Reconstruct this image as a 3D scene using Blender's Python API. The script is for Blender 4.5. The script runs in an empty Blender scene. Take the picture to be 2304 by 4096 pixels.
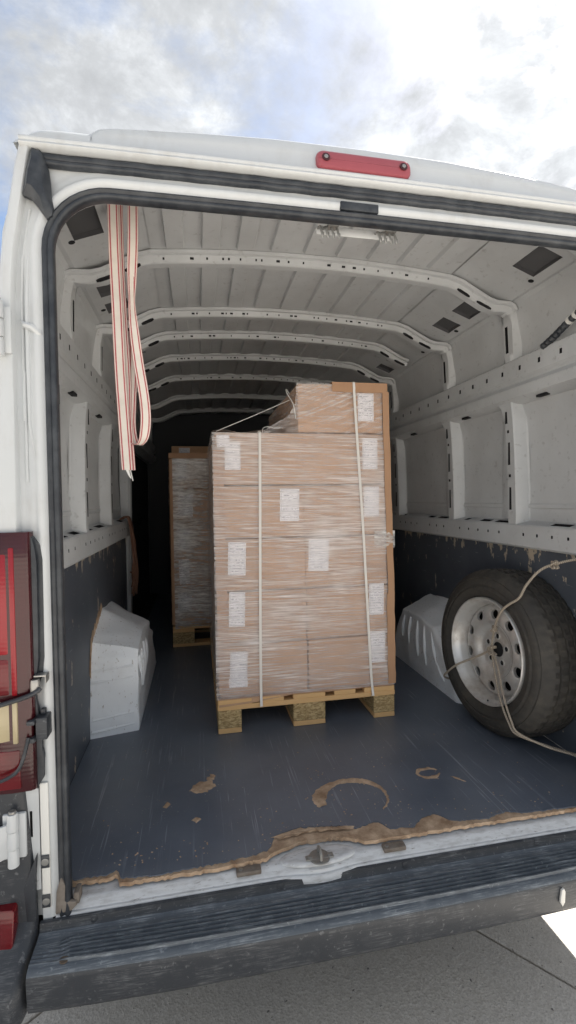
import bpy, bmesh, math, random
from mathutils import Vector, Matrix
R = math.radians
random.seed(7)
sc = bpy.context.scene
COL = sc.collection

# ------------------------------------------------------------------ camera
Z0 = 0.56                                   # height of the load floor above the ground
cam = bpy.data.cameras.new("camera"); camo = bpy.data.objects.new("camera", cam); COL.objects.link(camo)
sc.camera = camo
cam.sensor_fit = 'VERTICAL'; cam.sensor_height = 36.0; cam.lens = 1880.0 / 4096 * 36.0
cam.clip_start = 0.02; cam.clip_end = 2000
yaw, pit, rol = R(10.9), R(1.55), R(0.79)
fw = Vector((math.sin(yaw)*math.cos(pit), math.cos(yaw)*math.cos(pit), -math.sin(pit)))
rt = Vector((math.cos(yaw), -math.sin(yaw), 0)); dn = fw.cross(rt)
r2 = rt*math.cos(rol) + dn*math.sin(rol); d2 = -rt*math.sin(rol) + dn*math.cos(rol)
mw = Matrix(((r2.x, -d2.x, -fw.x, -0.47), (r2.y, -d2.y, -fw.y, -1.25), (r2.z, -d2.z, -fw.z, 1.56), (0, 0, 0, 1)))
camo.matrix_world = mw

# ------------------------------------------------------------------ light
SUN = Vector((0.80, 0.75, 1.0)).normalized()
elev = math.asin(SUN.z); azim = math.atan2(SUN.x, SUN.y)
sl = bpy.data.lights.new("sun", 'SUN'); sl.energy = 5.0; sl.angle = R(0.6); sl.color = (1.0, 0.97, 0.925)
so = bpy.data.objects.new("sun", sl); COL.objects.link(so); so.location = (6, 4, 9)
so.rotation_euler = (-SUN).to_track_quat('-Z', 'Y').to_euler()
sc.view_settings.view_transform = 'Standard'; sc.view_settings.look = 'None'
sc.view_settings.gamma = 1.0; sc.view_settings.exposure = 1.68; sc.view_settings.use_curve_mapping = False
sc.render.engine = 'CYCLES'
sc.cycles.max_bounces = 10; sc.cycles.diffuse_bounces = 6; sc.cycles.transparent_max_bounces = 16
sc.cycles.use_denoising = True


class NT:                                    # tiny node helper
    def __init__(s, tree): s.t = tree; s.n = tree.nodes; s.l = tree.links
    def add(s, typ, ins=None, **props):
        nd = s.n.new(typ)
        for k, v in props.items(): setattr(nd, k, v)
        for k, v in (ins or {}).items(): s.set(nd, k, v)
        return nd
    def set(s, nd, k, v):
        sock = nd.inputs[k]
        if isinstance(v, bpy.types.NodeSocket): s.l.new(v, sock)
        elif isinstance(v, bpy.types.Node): s.l.new(v.outputs[0], sock)
        else: sock.default_value = v
    def math(s, op, a, b=None, clamp=False):
        nd = s.add('ShaderNodeMath', operation=op, use_clamp=clamp); s.set(nd, 0, a)
        if b is not None: s.set(nd, 1, b)
        return nd.outputs[0]
    def ramp(s, fac, stops, interp='LINEAR'):
        nd = s.add('ShaderNodeValToRGB'); s.set(nd, 0, fac); e = nd.color_ramp.elements
        nd.color_ramp.interpolation = interp
        while len(e) < len(stops): e.new(0.5)
        for el, (p, c) in zip(e, stops):
            el.position = p; el.color = (c, c, c, 1) if isinstance(c, (int, float)) else (*c, 1)
        return nd.outputs[0]
    def mix(s, fac, a, b, blend='MIX'):
        nd = s.add('ShaderNodeMix', data_type='RGBA', blend_type=blend)
        for i, v in ((0, fac), (6, a), (7, b)):
            if isinstance(v, tuple) and len(v) == 3: v = (*v, 1)
            s.set(nd, i, v)
        return nd.outputs[2]
    def noise(s, vec, scale, detail=4, rough=0.55, **kw):
        nd = s.add('ShaderNodeTexNoise', {'Scale': scale, 'Detail': detail, 'Roughness': rough})
        if vec is not None: s.set(nd, 'Vector', vec)
        for k, v in kw.items(): s.set(nd, k, v)
        return nd.outputs[0]
    def coord(s, scale=(1, 1, 1), rot=(0, 0, 0), loc=(0, 0, 0), kind='Object'):
        tc = s.add('ShaderNodeTexCoord')
        mp = s.add('ShaderNodeMapping', {'Vector': tc.outputs[kind], 'Scale': scale, 'Rotation': rot, 'Location': loc})
        return mp.outputs[0]


w = bpy.data.worlds.new("World"); sc.world = w; w.use_nodes = True
N = NT(w.node_tree); N.n.clear()
sky = N.add('ShaderNodeTexSky'); sky.sky_type = 'NISHITA'; sky.sun_disc = False
sky.sun_elevation = elev; sky.sun_rotation = azim
skyc = N.add('ShaderNodeVectorMath', {0: sky.outputs[0], 1: (0.060, 0.060, 0.060)}, operation='MULTIPLY').outputs[0]
tc = N.add('ShaderNodeTexCoord'); sep = N.add('ShaderNodeSeparateXYZ', {0: tc.outputs['Generated']})
zz = N.math('ADD', N.math('MAXIMUM', sep.outputs[2], 0.0), 0.35)
px = N.math('DIVIDE', sep.outputs[0], zz); py = N.math('DIVIDE', sep.outputs[1], zz)
pv = N.add('ShaderNodeCombineXYZ', {0: px, 1: py, 2: 0.0}).outputs[0]
pv2 = N.add('ShaderNodeMapping', {'Vector': pv, 'Location': (7.9, 3.3, 0.4), 'Rotation': (0, 0, 0.5), 'Scale': (1, 1.15, 1)}).outputs[0]
cover = N.noise(pv2, 3.0, 9, 0.60, Distortion=0.25)
covf = N.ramp(cover, [(0.33, 0.0), (0.53, 1.0)])
pv3 = N.add('ShaderNodeMapping', {'Vector': pv, 'Location': (5.3, 2.2, 2.4), 'Scale': (1, 1.2, 1)}).outputs[0]
tex = N.noise(pv3, 6.4, 10, 0.64, Distortion=0.2)
body = N.ramp(tex, [(0.32, 0.205), (0.46, 0.245), (0.54, 0.29), (0.68, 0.40)])
dotp = N.add('ShaderNodeVectorMath', {0: tc.outputs['Generated'], 1: tuple(SUN)}, operation='DOT_PRODUCT').outputs['Value']
near = N.math('POWER', N.math('MAXIMUM', dotp, 0.0), 5.0)
bright = N.math('MULTIPLY', body, N.math('ADD', N.math('MULTIPLY', near, 0.22), 0.88))
cl = N.add('ShaderNodeVectorMath', {0: (0.935, 0.965, 1.0), 'Scale': bright}, operation='SCALE').outputs[0]
fin = N.mix(covf, skyc, cl)
bg = N.add('ShaderNodeBackground', {'Color': fin, 'Strength': 1.0})
N.l.new(bg.outputs[0], N.add('ShaderNodeOutputWorld').inputs[0])

# ------------------------------------------------------------------ materials
def mat(name, base=(.5, .5, .5), rough=.5, metal=0.0, fn=None, **kw):
    m = bpy.data.materials.new(name); m.use_nodes = True
    t = NT(m.node_tree); b = t.n['Principled BSDF']
    b.inputs['Base Color'].default_value = (*base, 1); b.inputs['Roughness'].default_value = rough
    b.inputs['Metallic'].default_value = metal
    for k, v in kw.items(): b.inputs[k.replace('_', ' ')].default_value = v
    if fn: fn(t, b)
    return m

def bump(t, b, h, strength=.3, dist=.002):
    bp = t.add('ShaderNodeBump', {'Height': h, 'Strength': strength, 'Distance': dist})
    t.l.new(bp.outputs[0], b.inputs['Normal'])

def f_paint(t, b):
    v = t.coord()
    d = t.noise(v, 6, 6, .65); g = t.noise(t.coord(scale=(1, 1, .25)), 35, 3, .6)
    f = t.math('MULTIPLY', t.ramp(d, [(.45, 0.), (.75, 1.)]), t.ramp(g, [(.4, .0), (.7, .5)]))
    t.set(b, 'Base Color', t.mix(f, (.57, .59, .60), (.36, .34, .31)))
    t.set(b, 'Roughness', t.ramp(d, [(.3, .26), (.8, .5)]))
    bump(t, b, t.noise(v, 60, 2), .04, .001)
M_PAINT = mat('white_body_paint', fn=f_paint, Coat_Weight=.35, Coat_Roughness=.08)

def f_scuffed(t, b):
    d = t.noise(t.coord(scale=(6, 30, 30)), 6, 7, .7); e = t.noise(t.coord(scale=(3, 9, 9)), 9, 5, .6)
    f = t.math('MAXIMUM', t.ramp(d, [(.60, 0.), (.66, .8)]), t.math('MULTIPLY', t.ramp(e, [(.45, 0.), (.8, 1.)]), .5))
    t.set(b, 'Base Color', t.mix(f, (.60, .61, .62), (.16, .14, .12)))
    bump(t, b, d, .15, .001)
M_SILL = mat('scuffed_white_sill', rough=.4, fn=f_scuffed)

def f_inner(t, b):
    v = t.coord(); d = t.noise(v, 3.5, 6, .6); s = t.noise(v, 40, 4, .6)
    c = t.mix(t.ramp(d, [(.3, 0.), (.75, 1.)]), (.60, .615, .625), (.48, .49, .495))
    c = t.mix(t.ramp(s, [(.60, 0.), (.75, .45)]), c, (.22, .21, .20))
    t.set(b, 'Base Color', c); bump(t, b, s, .08, .001)
M_INNER = mat('grey_white_inner_steel', rough=.42, fn=f_inner)
M_HOLE = mat('dark_cavity', (.012, .012, .014), .9)
M_CAVITY = mat('shaded_inner_skin', (.10, .10, .105), .8)
M_TRIMSHADE = mat('dark_trim_and_bay_shade', (.040, .043, .050), .6)
M_RUBBER = mat('seal_rubber', (.022, .026, .032), .42,
               fn=lambda t, b: (t.set(b, 'Base Color', t.mix(t.ramp(t.noise(t.coord(), 18, 5, .65), [(.4, 0.), (.75, 1.)]), (.018, .022, .029), (.058, .064, .072))),
                                bump(t, b, t.noise(t.coord(), 90, 3), .1, .001)))

def f_floor(t, b):
    v = t.coord()
    base = t.noise(v, 4, 6, .6)
    c = t.mix(t.ramp(base, [(.3, 0.), (.75, 1.)]), (.094, .112, .146), (.142, .166, .206))
    # fine scratches in several directions
    sc_ = None
    for k, (a, sx, sy, th) in enumerate(((.25, 90, 2.2, .675), (-.45, 70, 1.8, .69), (1.2, 60, 2.0, .70), (.02, 130, 3.5, .675), (-1.1, 80, 2.5, .705))):
        n = t.noise(t.coord(scale=(sx, sy, 1), rot=(0, 0, a), loc=(k*3.1, k*1.7, 0)), 1.0, 2, .5)
        m_ = t.ramp(n, [(th, 0.), (th+.035, 1.)])
        sc_ = m_ if sc_ is None else t.math('MAXIMUM', sc_, m_)
    patch = t.noise(v, 7, 3, .5)
    f = t.math('MULTIPLY', sc_, t.ramp(patch, [(.40, 0.04), (.66, .42)]))
    c = t.mix(f, c, (.42, .45, .49))
    sp = t.noise(v, 120, 2, .5); f2 = t.math('MULTIPLY', t.ramp(sp, [(.70, 0.), (.73, 1.)]), t.ramp(t.noise(v, 5, 2), [(.42, 0.), (.60, .8)]))
    c = t.mix(f2, c, (.42, .37, .30))
    dust = t.ramp(t.noise(v, 2.2, 5, .6), [(.45, 0.), (.8, .35)])
    c = t.mix(dust, c, (.20, .205, .21))
    t.set(b, 'Base Color', c); t.set(b, 'Roughness', t.ramp(base, [(.3, .28), (.8, .48)]))
    bump(t, b, t.math('ADD', t.noise(v, 320, 2), t.math('MULTIPLY', f, -1.0)), .12, .001)
M_FLOOR = mat('blue_black_floor_coat', fn=f_floor)

def f_lower(t, b):
    v = t.coord()
    c = t.mix(t.ramp(t.noise(v, 4, 5), [(.3, 0.), (.7, 1.)]), (.060, .070, .090), (.092, .105, .126))
    ch = t.noise(t.coord(scale=(9, 9, 3.2)), 2.6, 7, .62)
    sep_ = t.add('ShaderNodeSeparateXYZ', {0: t.coord()})
    up = t.ramp(sep_.outputs[2], [(0.0, 0.025), (.60, 0.0), (.70, 0.02), (.775, .12)])   # chipped most under the ledge
    f = t.ramp(t.math('ADD', ch, up), [(.655, 0.), (.662, 1.)])
    c = t.mix(f, c, (.47, .40, .31))
    fs = t.ramp(t.noise(t.coord(scale=(1, 5, 40), rot=(.8, 0, 0)), 2.0, 2), [(.71, 0.), (.74, .5)])
    c = t.mix(fs, c, (.3, .3, .3))
    t.set(b, 'Base Color', c); bump(t, b, f, .4, -.002)
M_LOWER = mat('chipped_dark_side_board', rough=.5, fn=f_lower)
M_FIBRE = mat('torn_fibre_board', (.36, .25, .16), .95,
              fn=lambda t, b: (t.set(b, 'Base Color', t.mix(t.ramp(t.noise(t.coord(), 22, 6, .68), [(.34, 0.), (.66, 1.)]), (.28, .18, .11), (.58, .43, .30))),
                               bump(t, b, t.noise(t.coord(scale=(1, 1, 3)), 30, 5, .6), .7, .006)))

def f_plastic(t, b, lo=(.036, .040, .047), hi=(.22, .225, .23), th=.46):
    v = t.coord(); d = t.noise(v, 14, 6, .7); st = t.noise(t.coord(scale=(5, 110, 110)), 3, 5, .65); sp = t.noise(v, 70, 4, .6)
    f = t.math('MULTIPLY', t.ramp(d, [(th, 0.), (th+.24, .8)]), t.ramp(st, [(.46, 0.), (.62, .9)]))
    f = t.math('MAXIMUM', f, t.ramp(sp, [(.62, 0.), (.70, .5)]))
    t.set(b, 'Base Color', t.mix(f, lo, hi))
    t.set(b, 'Roughness', t.ramp(d, [(.3, .34), (.8, .6)]))
    bump(t, b, t.noise(v, 320, 2), .35, .001)
M_PLASTIC = mat('grained_dark_plastic', fn=f_plastic)
M_TREAD = mat('dusty_scuffed_sky_sheen_tread', fn=lambda t, b: f_plastic(t, b, (.085, .100, .118), (.34, .37, .39), .40))  # dust and scuffs over a base colour lightened to imitate sky sheen

def f_arch(t, b):
    v = t.coord(); d = t.noise(v, 5, 6, .65); e = t.noise(t.coord(scale=(1.6, 1.6, .7), rot=(.5, .3, 0)), 48, 6, .72)
    f = t.math('MAXIMUM', t.ramp(e, [(.60, 0.), (.66, .7)]), t.ramp(d, [(.55, 0.), (.9, .3)]))
    t.set(b, 'Base Color', t.mix(f, (.88, .91, .94), (.34, .29, .24))); bump(t, b, d, .25, .006)
M_ARCH = mat('scuffed_arch_steel', rough=.45, fn=f_arch)

def f_card(t, b):
    v = t.coord(); d = t.noise(t.coord(scale=(1, 1, 2.5)), 6, 5, .6)
    fl = t.noise(t.coord(scale=(160, 160, 3)), 1.0, 2)
    c = t.mix(t.ramp(d, [(.3, 0.), (.75, 1.)]), (.56, .35, .215), (.47, .285, .17))
    c = t.mix(t.math('MULTIPLY', fl, .25), c, (.34, .22, .13))
    t.set(b, 'Base Color', c); bump(t, b, fl, .1, .001)
M_CARD = mat('brown_cardboard', rough=.8, fn=f_card)
M_EDGE = mat('edge_board_kraft', rough=.75, fn=lambda t, b: (t.set(b, 'Base Color', t.mix(t.noise(t.coord(scale=(3, 3, 1)), 9, 5, .6), (.38, .215, .12), (.46, .275, .165))),
                                                            bump(t, b, t.noise(t.coord(), 40, 4), .15, .002)))

def f_paper(t, b):
    tc_ = t.add('ShaderNodeTexCoord'); uv = t.add('ShaderNodeSeparateXYZ', {0: tc_.outputs['UV']})
    u, v = uv.outputs[0], uv.outputs[1]
    rows = t.math('FRACT', t.math('MULTIPLY', v, 12.0))
    line = t.math('MULTIPLY', t.math('GREATER_THAN', rows, .30), t.math('LESS_THAN', rows, .68))
    oi = t.add('ShaderNodeObjectInfo').outputs['Random']
    cell = t.add('ShaderNodeCombineXYZ', {0: t.math('MULTIPLY', u, 9.0), 1: t.math('MULTIPLY', t.math('FLOOR', t.math('MULTIPLY', v, 12.0)), 7.3), 2: t.math('MULTIPLY', oi, 40.0)})
    wd = t.noise(cell.outputs[0], 1.0, 1, .5)
    wl = t.noise(cell.outputs[0], 6.0, 0, .5)
    txt = t.math('MULTIPLY', t.math('MULTIPLY', line, t.math('GREATER_THAN', wd, .50)), t.math('GREATER_THAN', wl, .36))
    inner = t.math('MULTIPLY', t.math('MULTIPLY', t.math('GREATER_THAN', u, .10), t.math('LESS_THAN', u, .90)), t.math('MULTIPLY', t.math('GREATER_THAN', v, .07), t.math('LESS_THAN', v, .93)))
    frame = t.math('SUBTRACT', t.math('MULTIPLY', t.math('MULTIPLY', t.math('GREATER_THAN', u, .055), t.math('LESS_THAN', u, .945)), t.math('MULTIPLY', t.math('GREATER_THAN', v, .035), t.math('LESS_THAN', v, .965))),
                   t.math('MULTIPLY', t.math('MULTIPLY', t.math('GREATER_THAN', u, .075), t.math('LESS_THAN', u, .925)), t.math('MULTIPLY', t.math('GREATER_THAN', v, .048), t.math('LESS_THAN', v, .952))))
    ink = t.math('MAXIMUM', t.math('MULTIPLY', txt, inner), frame, clamp=True)
    t.set(b, 'Base Color', t.mix(t.math('MULTIPLY', ink, .75), (.86, .86, .89), (.20, .20, .25)))
M_PAPER = mat('printed_label_paper', rough=.6, fn=f_paper)
M_BAND = mat('white_plastic_band', (.72, .70, .66), .35)

def film(name, tint, lo, hi, sx=1.3, sz=70.0, rot=0.0):
    m = bpy.data.materials.new(name); m.use_nodes = True; t = NT(m.node_tree); b = t.n['Principled BSDF']
    v = t.coord(scale=(1, 1, 1), rot=(0, rot, 0)); v = t.add('ShaderNodeMapping', {'Vector': v, 'Scale': (sx, sx, sz)}).outputs[0]
    a1 = t.noise(v, 1.6, 6, .62, Distortion=.5); a2 = t.noise(t.coord(scale=(sx*4, sx*4, sz*2.6), rot=(0, .02, 0), loc=(4, 2, 1)), 1.5, 4, .65)
    big = t.noise(t.coord(loc=(1.3, 4., .7)), 3.2, 3, .5)
    st = t.math('ADD', t.math('MULTIPLY', a1, .6), t.math('MULTIPLY', a2, .4))
    a3 = t.noise(t.add('ShaderNodeMapping', {'Vector': t.coord(rot=(0, -.16, 0), loc=(2, 0, 5)), 'Scale': (1.1, 1.1, 34.)}).outputs[0], 1.3, 5, .6)
    st = t.math('ADD', st, t.math('MULTIPLY', t.math('SUBTRACT', a3, .5), .30))
    st = t.math('ADD', st, t.math('MULTIPLY', t.math('SUBTRACT', big, .5), .42))
    fac = t.ramp(st, [(.36, lo), (.50, lo + (hi-lo)*.30), (.66, hi)])
    t.set(b, 'Base Color', (*tint, 1)); t.set(b, 'Roughness', .16); t.set(b, 'Specular IOR Level', .7)
    bp = t.add('ShaderNodeBump', {'Height': st, 'Strength': .8, 'Distance': .006}); t.l.new(bp.outputs[0], b.inputs['Normal'])
    tr = t.add('ShaderNodeBsdfTransparent', {'Color': (.97, .955, .955, 1)})
    mx = t.add('ShaderNodeMixShader', {0: fac, 1: tr.outputs[0], 2: b.outputs[0]})
    t.l.new(mx.outputs[0], t.n['Material Output'].inputs[0])
    return m
M_FILM = film('clear_stretch_film', (.95, .905, .89), .15, .74, 1.7, 84.0)
M_FILM3 = film('creased_stretch_film', (.93, .89, .875), .06, .58, 1.6, 40.0, .38)
M_FILM2 = film('wrinkled_stretch_film', (.86, .86, .84), .14, .85, 5.0, 42.0)
M_WOOD = mat('pale_pallet_wood', rough=.75, fn=lambda t, b: (t.set(b, 'Base Color', t.mix(t.noise(t.coord(scale=(4, 4, 40)), 3, 5, .6), (.76, .49, .235), (.64, .39, .17))),
                                                           bump(t, b, t.noise(t.coord(scale=(4, 4, 60)), 4, 4), .2, .002)))
def f_chip(t, b):
    vo = t.add('ShaderNodeTexVoronoi', {'Vector': t.coord(scale=(1, 1, 2.2)), 'Scale': 95.0})
    g = t.add('ShaderNodeSeparateXYZ', {0: vo.outputs['Color']}).outputs[0]
    t.set(b, 'Base Color', t.ramp(g, [(0., (.27, .18, .08)), (.4, (.40, .28, .13)), (.8, (.52, .38, .19)), (1., (.58, .44, .24))]))
    bump(t, b, vo.outputs[0], .6, .003)
M_CHIP = mat('pressed_chip_block', rough=.85, fn=f_chip)

def f_tyre(t, b):
    v = t.coord(); d = t.noise(v, 7, 5, .6); e = t.noise(v, 45, 4, .6)
    f = t.math('MULTIPLY', t.ramp(d, [(.35, .15), (.75, .8)]), t.ramp(e, [(.35, .3), (.7, 1.)]))
    t.set(b, 'Base Color', t.mix(f, (.030, .029, .028), (.105, .093, .075))); bump(t, b, e, .12, .002)
M_TYRE = mat('dusty_tyre_rubber', rough=.72, fn=f_tyre)
def f_rim(t, b):
    v = t.coord(); d = t.noise(v, 9, 6, .65); e = t.noise(v, 30, 5, .7)
    f = t.math('MAXIMUM', t.math('MULTIPLY', t.ramp(d, [(.48, 0.), (.78, .8)]), 1.0), t.ramp(e, [(.64, 0.), (.72, .6)]))
    t.set(b, 'Base Color', t.mix(f, (.66, .655, .64), (.26, .19, .13)))
    t.set(b, 'Metallic', t.math('SUBTRACT', .55, t.math('MULTIPLY', f, .6)))
    t.set(b, 'Roughness', t.ramp(d, [(.3, .30), (.8, .6)]))
M_RIM = mat('silver_painted_steel_rim', fn=f_rim)
def f_rope(t, b):
    tc_ = t.add('ShaderNodeTexCoord'); wv = t.add('ShaderNodeTexWave', {'Vector': tc_.outputs['UV'], 'Scale': 1.0, 'Distortion': .6}, bands_direction='DIAGONAL')
    t.set(b, 'Base Color', t.mix(wv.outputs[1], (.26, .21, .16), (.52, .46, .38))); bump(t, b, wv.outputs[1], .6, .002)
M_ROPE = mat('beige_twisted_rope', rough=.9, fn=f_rope)
M_TWINE = mat('brown_frayed_twine', (.17, .085, .055), .9)
M_CORD = mat('white_cord', (.72, .71, .68), .7)

def f_web(t, b):
    tc_ = t.add('ShaderNodeTexCoord'); s_ = t.add('ShaderNodeSeparateXYZ', {0: tc_.outputs['UV']})
    u = s_.outputs[0]; a = t.math('ABSOLUTE', t.math('SUBTRACT', u, .5))
    st = t.math('MULTIPLY', t.math('GREATER_THAN', a, .255), t.math('LESS_THAN', a, .385))
    ed = t.math('GREATER_THAN', a, .47)
    weave = t.math('GREATER_THAN', t.math('FRACT', t.math('MULTIPLY', s_.outputs[1], 260.)), .30)
    f = t.math('MAXIMUM', t.math('MULTIPLY', st, t.math('ADD', t.math('MULTIPLY', weave, .3), .65)), t.math('MULTIPLY', ed, .75))
    d = t.ramp(t.noise(t.coord(), 22, 4), [(.45, 0.), (.8, .4)])
    c = t.mix(d, (.76, .70, .63), (.52, .46, .40))
    t.set(b, 'Base Color', t.mix(f, c, (.40, .022, .040))); bump(t, b, weave, .2, .0006)
M_WEB = mat('striped_webbing', rough=.85, fn=f_web)
def lens(name, c, c2, **kw):
    def f(t, b):
        v = t.coord(); g = t.noise(t.coord(scale=(1, 1, 1)), 5, 3)
        t.set(b, 'Base Color', t.mix(t.ramp(g, [(.35, 0.), (.7, 1.)]), c, c2))
        bump(t, b, t.add('ShaderNodeTexWave', {'Vector': v, 'Scale': 30., 'Distortion': 0.}, bands_direction='Z').outputs[1], .12, .001)
    return mat(name, c, .22, fn=f, Coat_Weight=.12, **kw)
M_RED = lens('red_lamp_lens', (.15, .006, .010), (.09, .005, .008))
M_REDBRIGHT = lens('bright_red_lens', (.30, .008, .015), (.20, .006, .011))
M_REDDARK = lens('dark_red_lens', (.055, .007, .010), (.035, .005, .007))
M_AMBER = lens('clear_amber_lens', (.50, .42, .26), (.40, .33, .20))
M_FADED = mat('faded_red_lens', (.42, .035, .045), .38, fn=lambda t, b: t.set(b, 'Base Color', t.mix(t.noise(t.coord(scale=(1, 1, 3)), 6, 4), (.27, .050, .064), (.36, .088, .108))))
M_METAL = mat('dull_zinc', (.40, .39, .37), .42, .8)
M_STEEL = mat('grey_steel', (.30, .30, .29), .45, .7)
M_DIRTY = mat('dirty_metal', (.30, .26, .22), .7, fn=lambda t, b: t.set(b, 'Base Color', t.mix(t.noise(t.coord(), 40, 5), (.28, .25, .22), (.08, .055, .035))))
M_WHITE = mat('white_plastic', (.75, .74, .70), .45)

def f_conc(t, b):
    v = t.coord(); vo = t.add('ShaderNodeTexVoronoi', {'Vector': v, 'Scale': 130.0})
    g = t.add('ShaderNodeSeparateXYZ', {0: vo.outputs['Color']}).outputs[0]
    big = t.noise(v, 1.6, 5, .6); fine = t.noise(v, 240, 3, .6)
    c = t.mix(t.ramp(g, [(.0, 0.), (1., 1.)]), (.53, .485, .425), (.67, .625, .56))
    c = t.mix(t.ramp(fine, [(.56, 0.), (.68, .75)]), c, (.25, .235, .22))
    c = t.mix(t.ramp(big, [(.35, 0.), (.75, .45)]), c, (.42, .40, .38))
    sp = t.ramp(t.noise(v, 55, 2), [(.70, 0.), (.73, .8)])
    c = t.mix(sp, c, (.08, .075, .07))
    t.set(b, 'Base Color', c); bump(t, b, t.math('ADD', vo.outputs[0], fine), .5, .003)
M_CONC = mat('exposed_aggregate_concrete', rough=.9, fn=f_conc)
M_UNDER = mat('dark_underbody', (.02, .02, .02), .9)

# ------------------------------------------------------------------ geometry helpers
class MB:
    def __init__(s): s.v = []; s.f = []; s.mi = []; s.uv = {}
    def add(s, verts, faces, mi=0, uvs=None):
        o = len(s.v); s.v += [tuple(p) for p in verts]
        for k, f in enumerate(faces):
            if uvs: s.uv[len(s.f)] = uvs[k]
            s.f.append(tuple(o+i for i in f)); s.mi.append(mi)
    def box(s, x0, x1, y0, y1, z0, z1, mi=0, mx=None):
        P = [Vector((x, y, z)) for z in (z0, z1) for y in (y0, y1) for x in (x0, x1)]
        if mx is not None: P = [mx @ p for p in P]
        s.add(P, [(0, 2, 3, 1), (4, 5, 7, 6), (0, 1, 5, 4), (2, 6, 7, 3), (0, 4, 6, 2), (1, 3, 7, 5)], mi)
    def loft(s, rings, closed=False, caps=False, mi=0):
        n = len(rings[0]); V = [p for r in rings for p in r]; F = []
        for i in range(len(rings)-1):
            for j in range(n if closed else n-1):
                k = (j+1) % n; F.append((i*n+j, i*n+k, (i+1)*n+k, (i+1)*n+j))
        if caps: F.append(tuple(range(n))[::-1]); F.append(tuple((len(rings)-1)*n+j for j in range(n)))
        s.add(V, F, mi)
    def tube(s, pts, r, n=8, caps=True, mi=0, flat=1.0, twist=0.0):
        pts = [Vector(p) for p in pts]; rings = []; up = None; L = 0
        uvl = []
        for i, p in enumerate(pts):
            t = (pts[min(i+1, len(pts)-1)] - pts[max(i-1, 0)]).normalized()
            if up is None: up = t.orthogonal().normalized()
            up = (up - t*up.dot(t)).normalized(); sd = t.cross(up)
            rr = r(i/(len(pts)-1)) if callable(r) else r
            if i: L += (pts[i]-pts[i-1]).length
            uvl.append(L)
            rings.append([p + up*math.cos(2*math.pi*k/n)*rr + sd*math.sin(2*math.pi*k/n)*rr*flat for k in range(n)])
        V = [q for r_ in rings for q in r_]; F = []; U = []
        for i in range(len(rings)-1):
            for j in range(n):
                k = (j+1) % n; F.append((i*n+j, i*n+k, (i+1)*n+k, (i+1)*n+j))
                a, b_ = uvl[i]*90, uvl[i+1]*90; U.append(((j/n*2, a), ((j+1)/n*2, a), ((j+1)/n*2, b_), (j/n*2, b_)))
        if caps: F.append(tuple(range(n))[::-1]); U.append([(0, 0)]*n); F.append(tuple((len(rings)-1)*n+j for j in range(n))); U.append([(0, 0)]*n)
        s.add(V, F, mi, U)
    def lathe(s, prof, n=48, mx=None, mi=0, closed=False):
        rings = [[Vector((r*math.cos(2*math.pi*k/n), d, r*math.sin(2*math.pi*k/n))) for k in range(n)] for r, d in prof]
        if mx is not None: rings = [[mx @ p for p in r_] for r_ in rings]
        s.loft(rings, closed=True, mi=mi)
    def ribbon(s, pts, wd, width, th=.0015):
        pts = [Vector(p) for p in pts]; wd = [Vector(a).normalized() for a in wd]; L = 0; rings = []; ls = []
        for i, p in enumerate(pts):
            t = (pts[min(i+1, len(pts)-1)] - pts[max(i-1, 0)]).normalized(); nrm = t.cross(wd[i]).normalized()
            if i: L += (pts[i]-pts[i-1]).length
            ls.append(L); W = wd[i]*width/2; h = nrm*th/2
            rings.append([p-W+h, p+W+h, p+W-h, p-W-h])
        V = [q for r_ in rings for q in r_]; F = []; U = []; us = ((0, 1), (1, 1), (1, 0), (0, 0))
        for i in range(len(rings)-1):
            for j in range(4):
                k = (j+1) % 4; F.append((i*4+j, i*4+k, (i+1)*4+k, (i+1)*4+j)); ua, ub = us[j]
                U.append(((ua, ls[i]), (ub, ls[i]), (ub, ls[i+1]), (ua, ls[i+1])))
        F += [(3, 2, 1, 0), tuple((len(rings)-1)*4+j for j in range(4))]; U += [[(.5, 0)]*4]*2
        s.add(V, F, 0, U)
    def panel(s, us, vs, holes, fn, depth=None, mi_hole=1, du=None):
        """a sheet u x v mapped to 3-D by fn(u, v, d); holes are recessed by depth with real walls"""
        U = sorted(set(us) | {h[0] for h in holes} | {h[1] for h in holes}); Vv = sorted(set(vs) | {h[2] for h in holes} | {h[3] for h in holes})
        if du:
            U2 = []
            for a, b_ in zip(U[:-1], U[1:]):
                k = max(1, int((b_-a)/du)); U2 += [a+(b_-a)*i/k for i in range(k)]
            U = U2 + [U[-1]]
        idx = {}
        def P(u, v):
            if (u, v) not in idx: idx[(u, v)] = len(idx)
            return idx[(u, v)]
        F = []
        for a, b_ in zip(U[:-1], U[1:]):
            for c, d in zip(Vv[:-1], Vv[1:]):
                mu, mv = (a+b_)/2, (c+d)/2
                if any(h[0] < mu < h[1] and h[2] < mv < h[3] for h in holes): continue
                F.append((P(a, c), P(b_, c), P(b_, d), P(a, d)))
        s.add([fn(u, v, 0) for (u, v) in idx], F)
        for h in holes:
            a, b_, c, d = h[:4]; q = [(a, c), (b_, c), (b_, d), (a, d)]
            o = [fn(u, v, 0) for u, v in q]; i_ = [fn(u, v, depth) for u, v in q]
            s.add(o+i_, [(0, 1, 5, 4), (1, 2, 6, 5), (2, 3, 7, 6), (3, 0, 4, 7)], mi_hole); s.add(i_, [(0, 1, 2, 3)], mi_hole)
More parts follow.
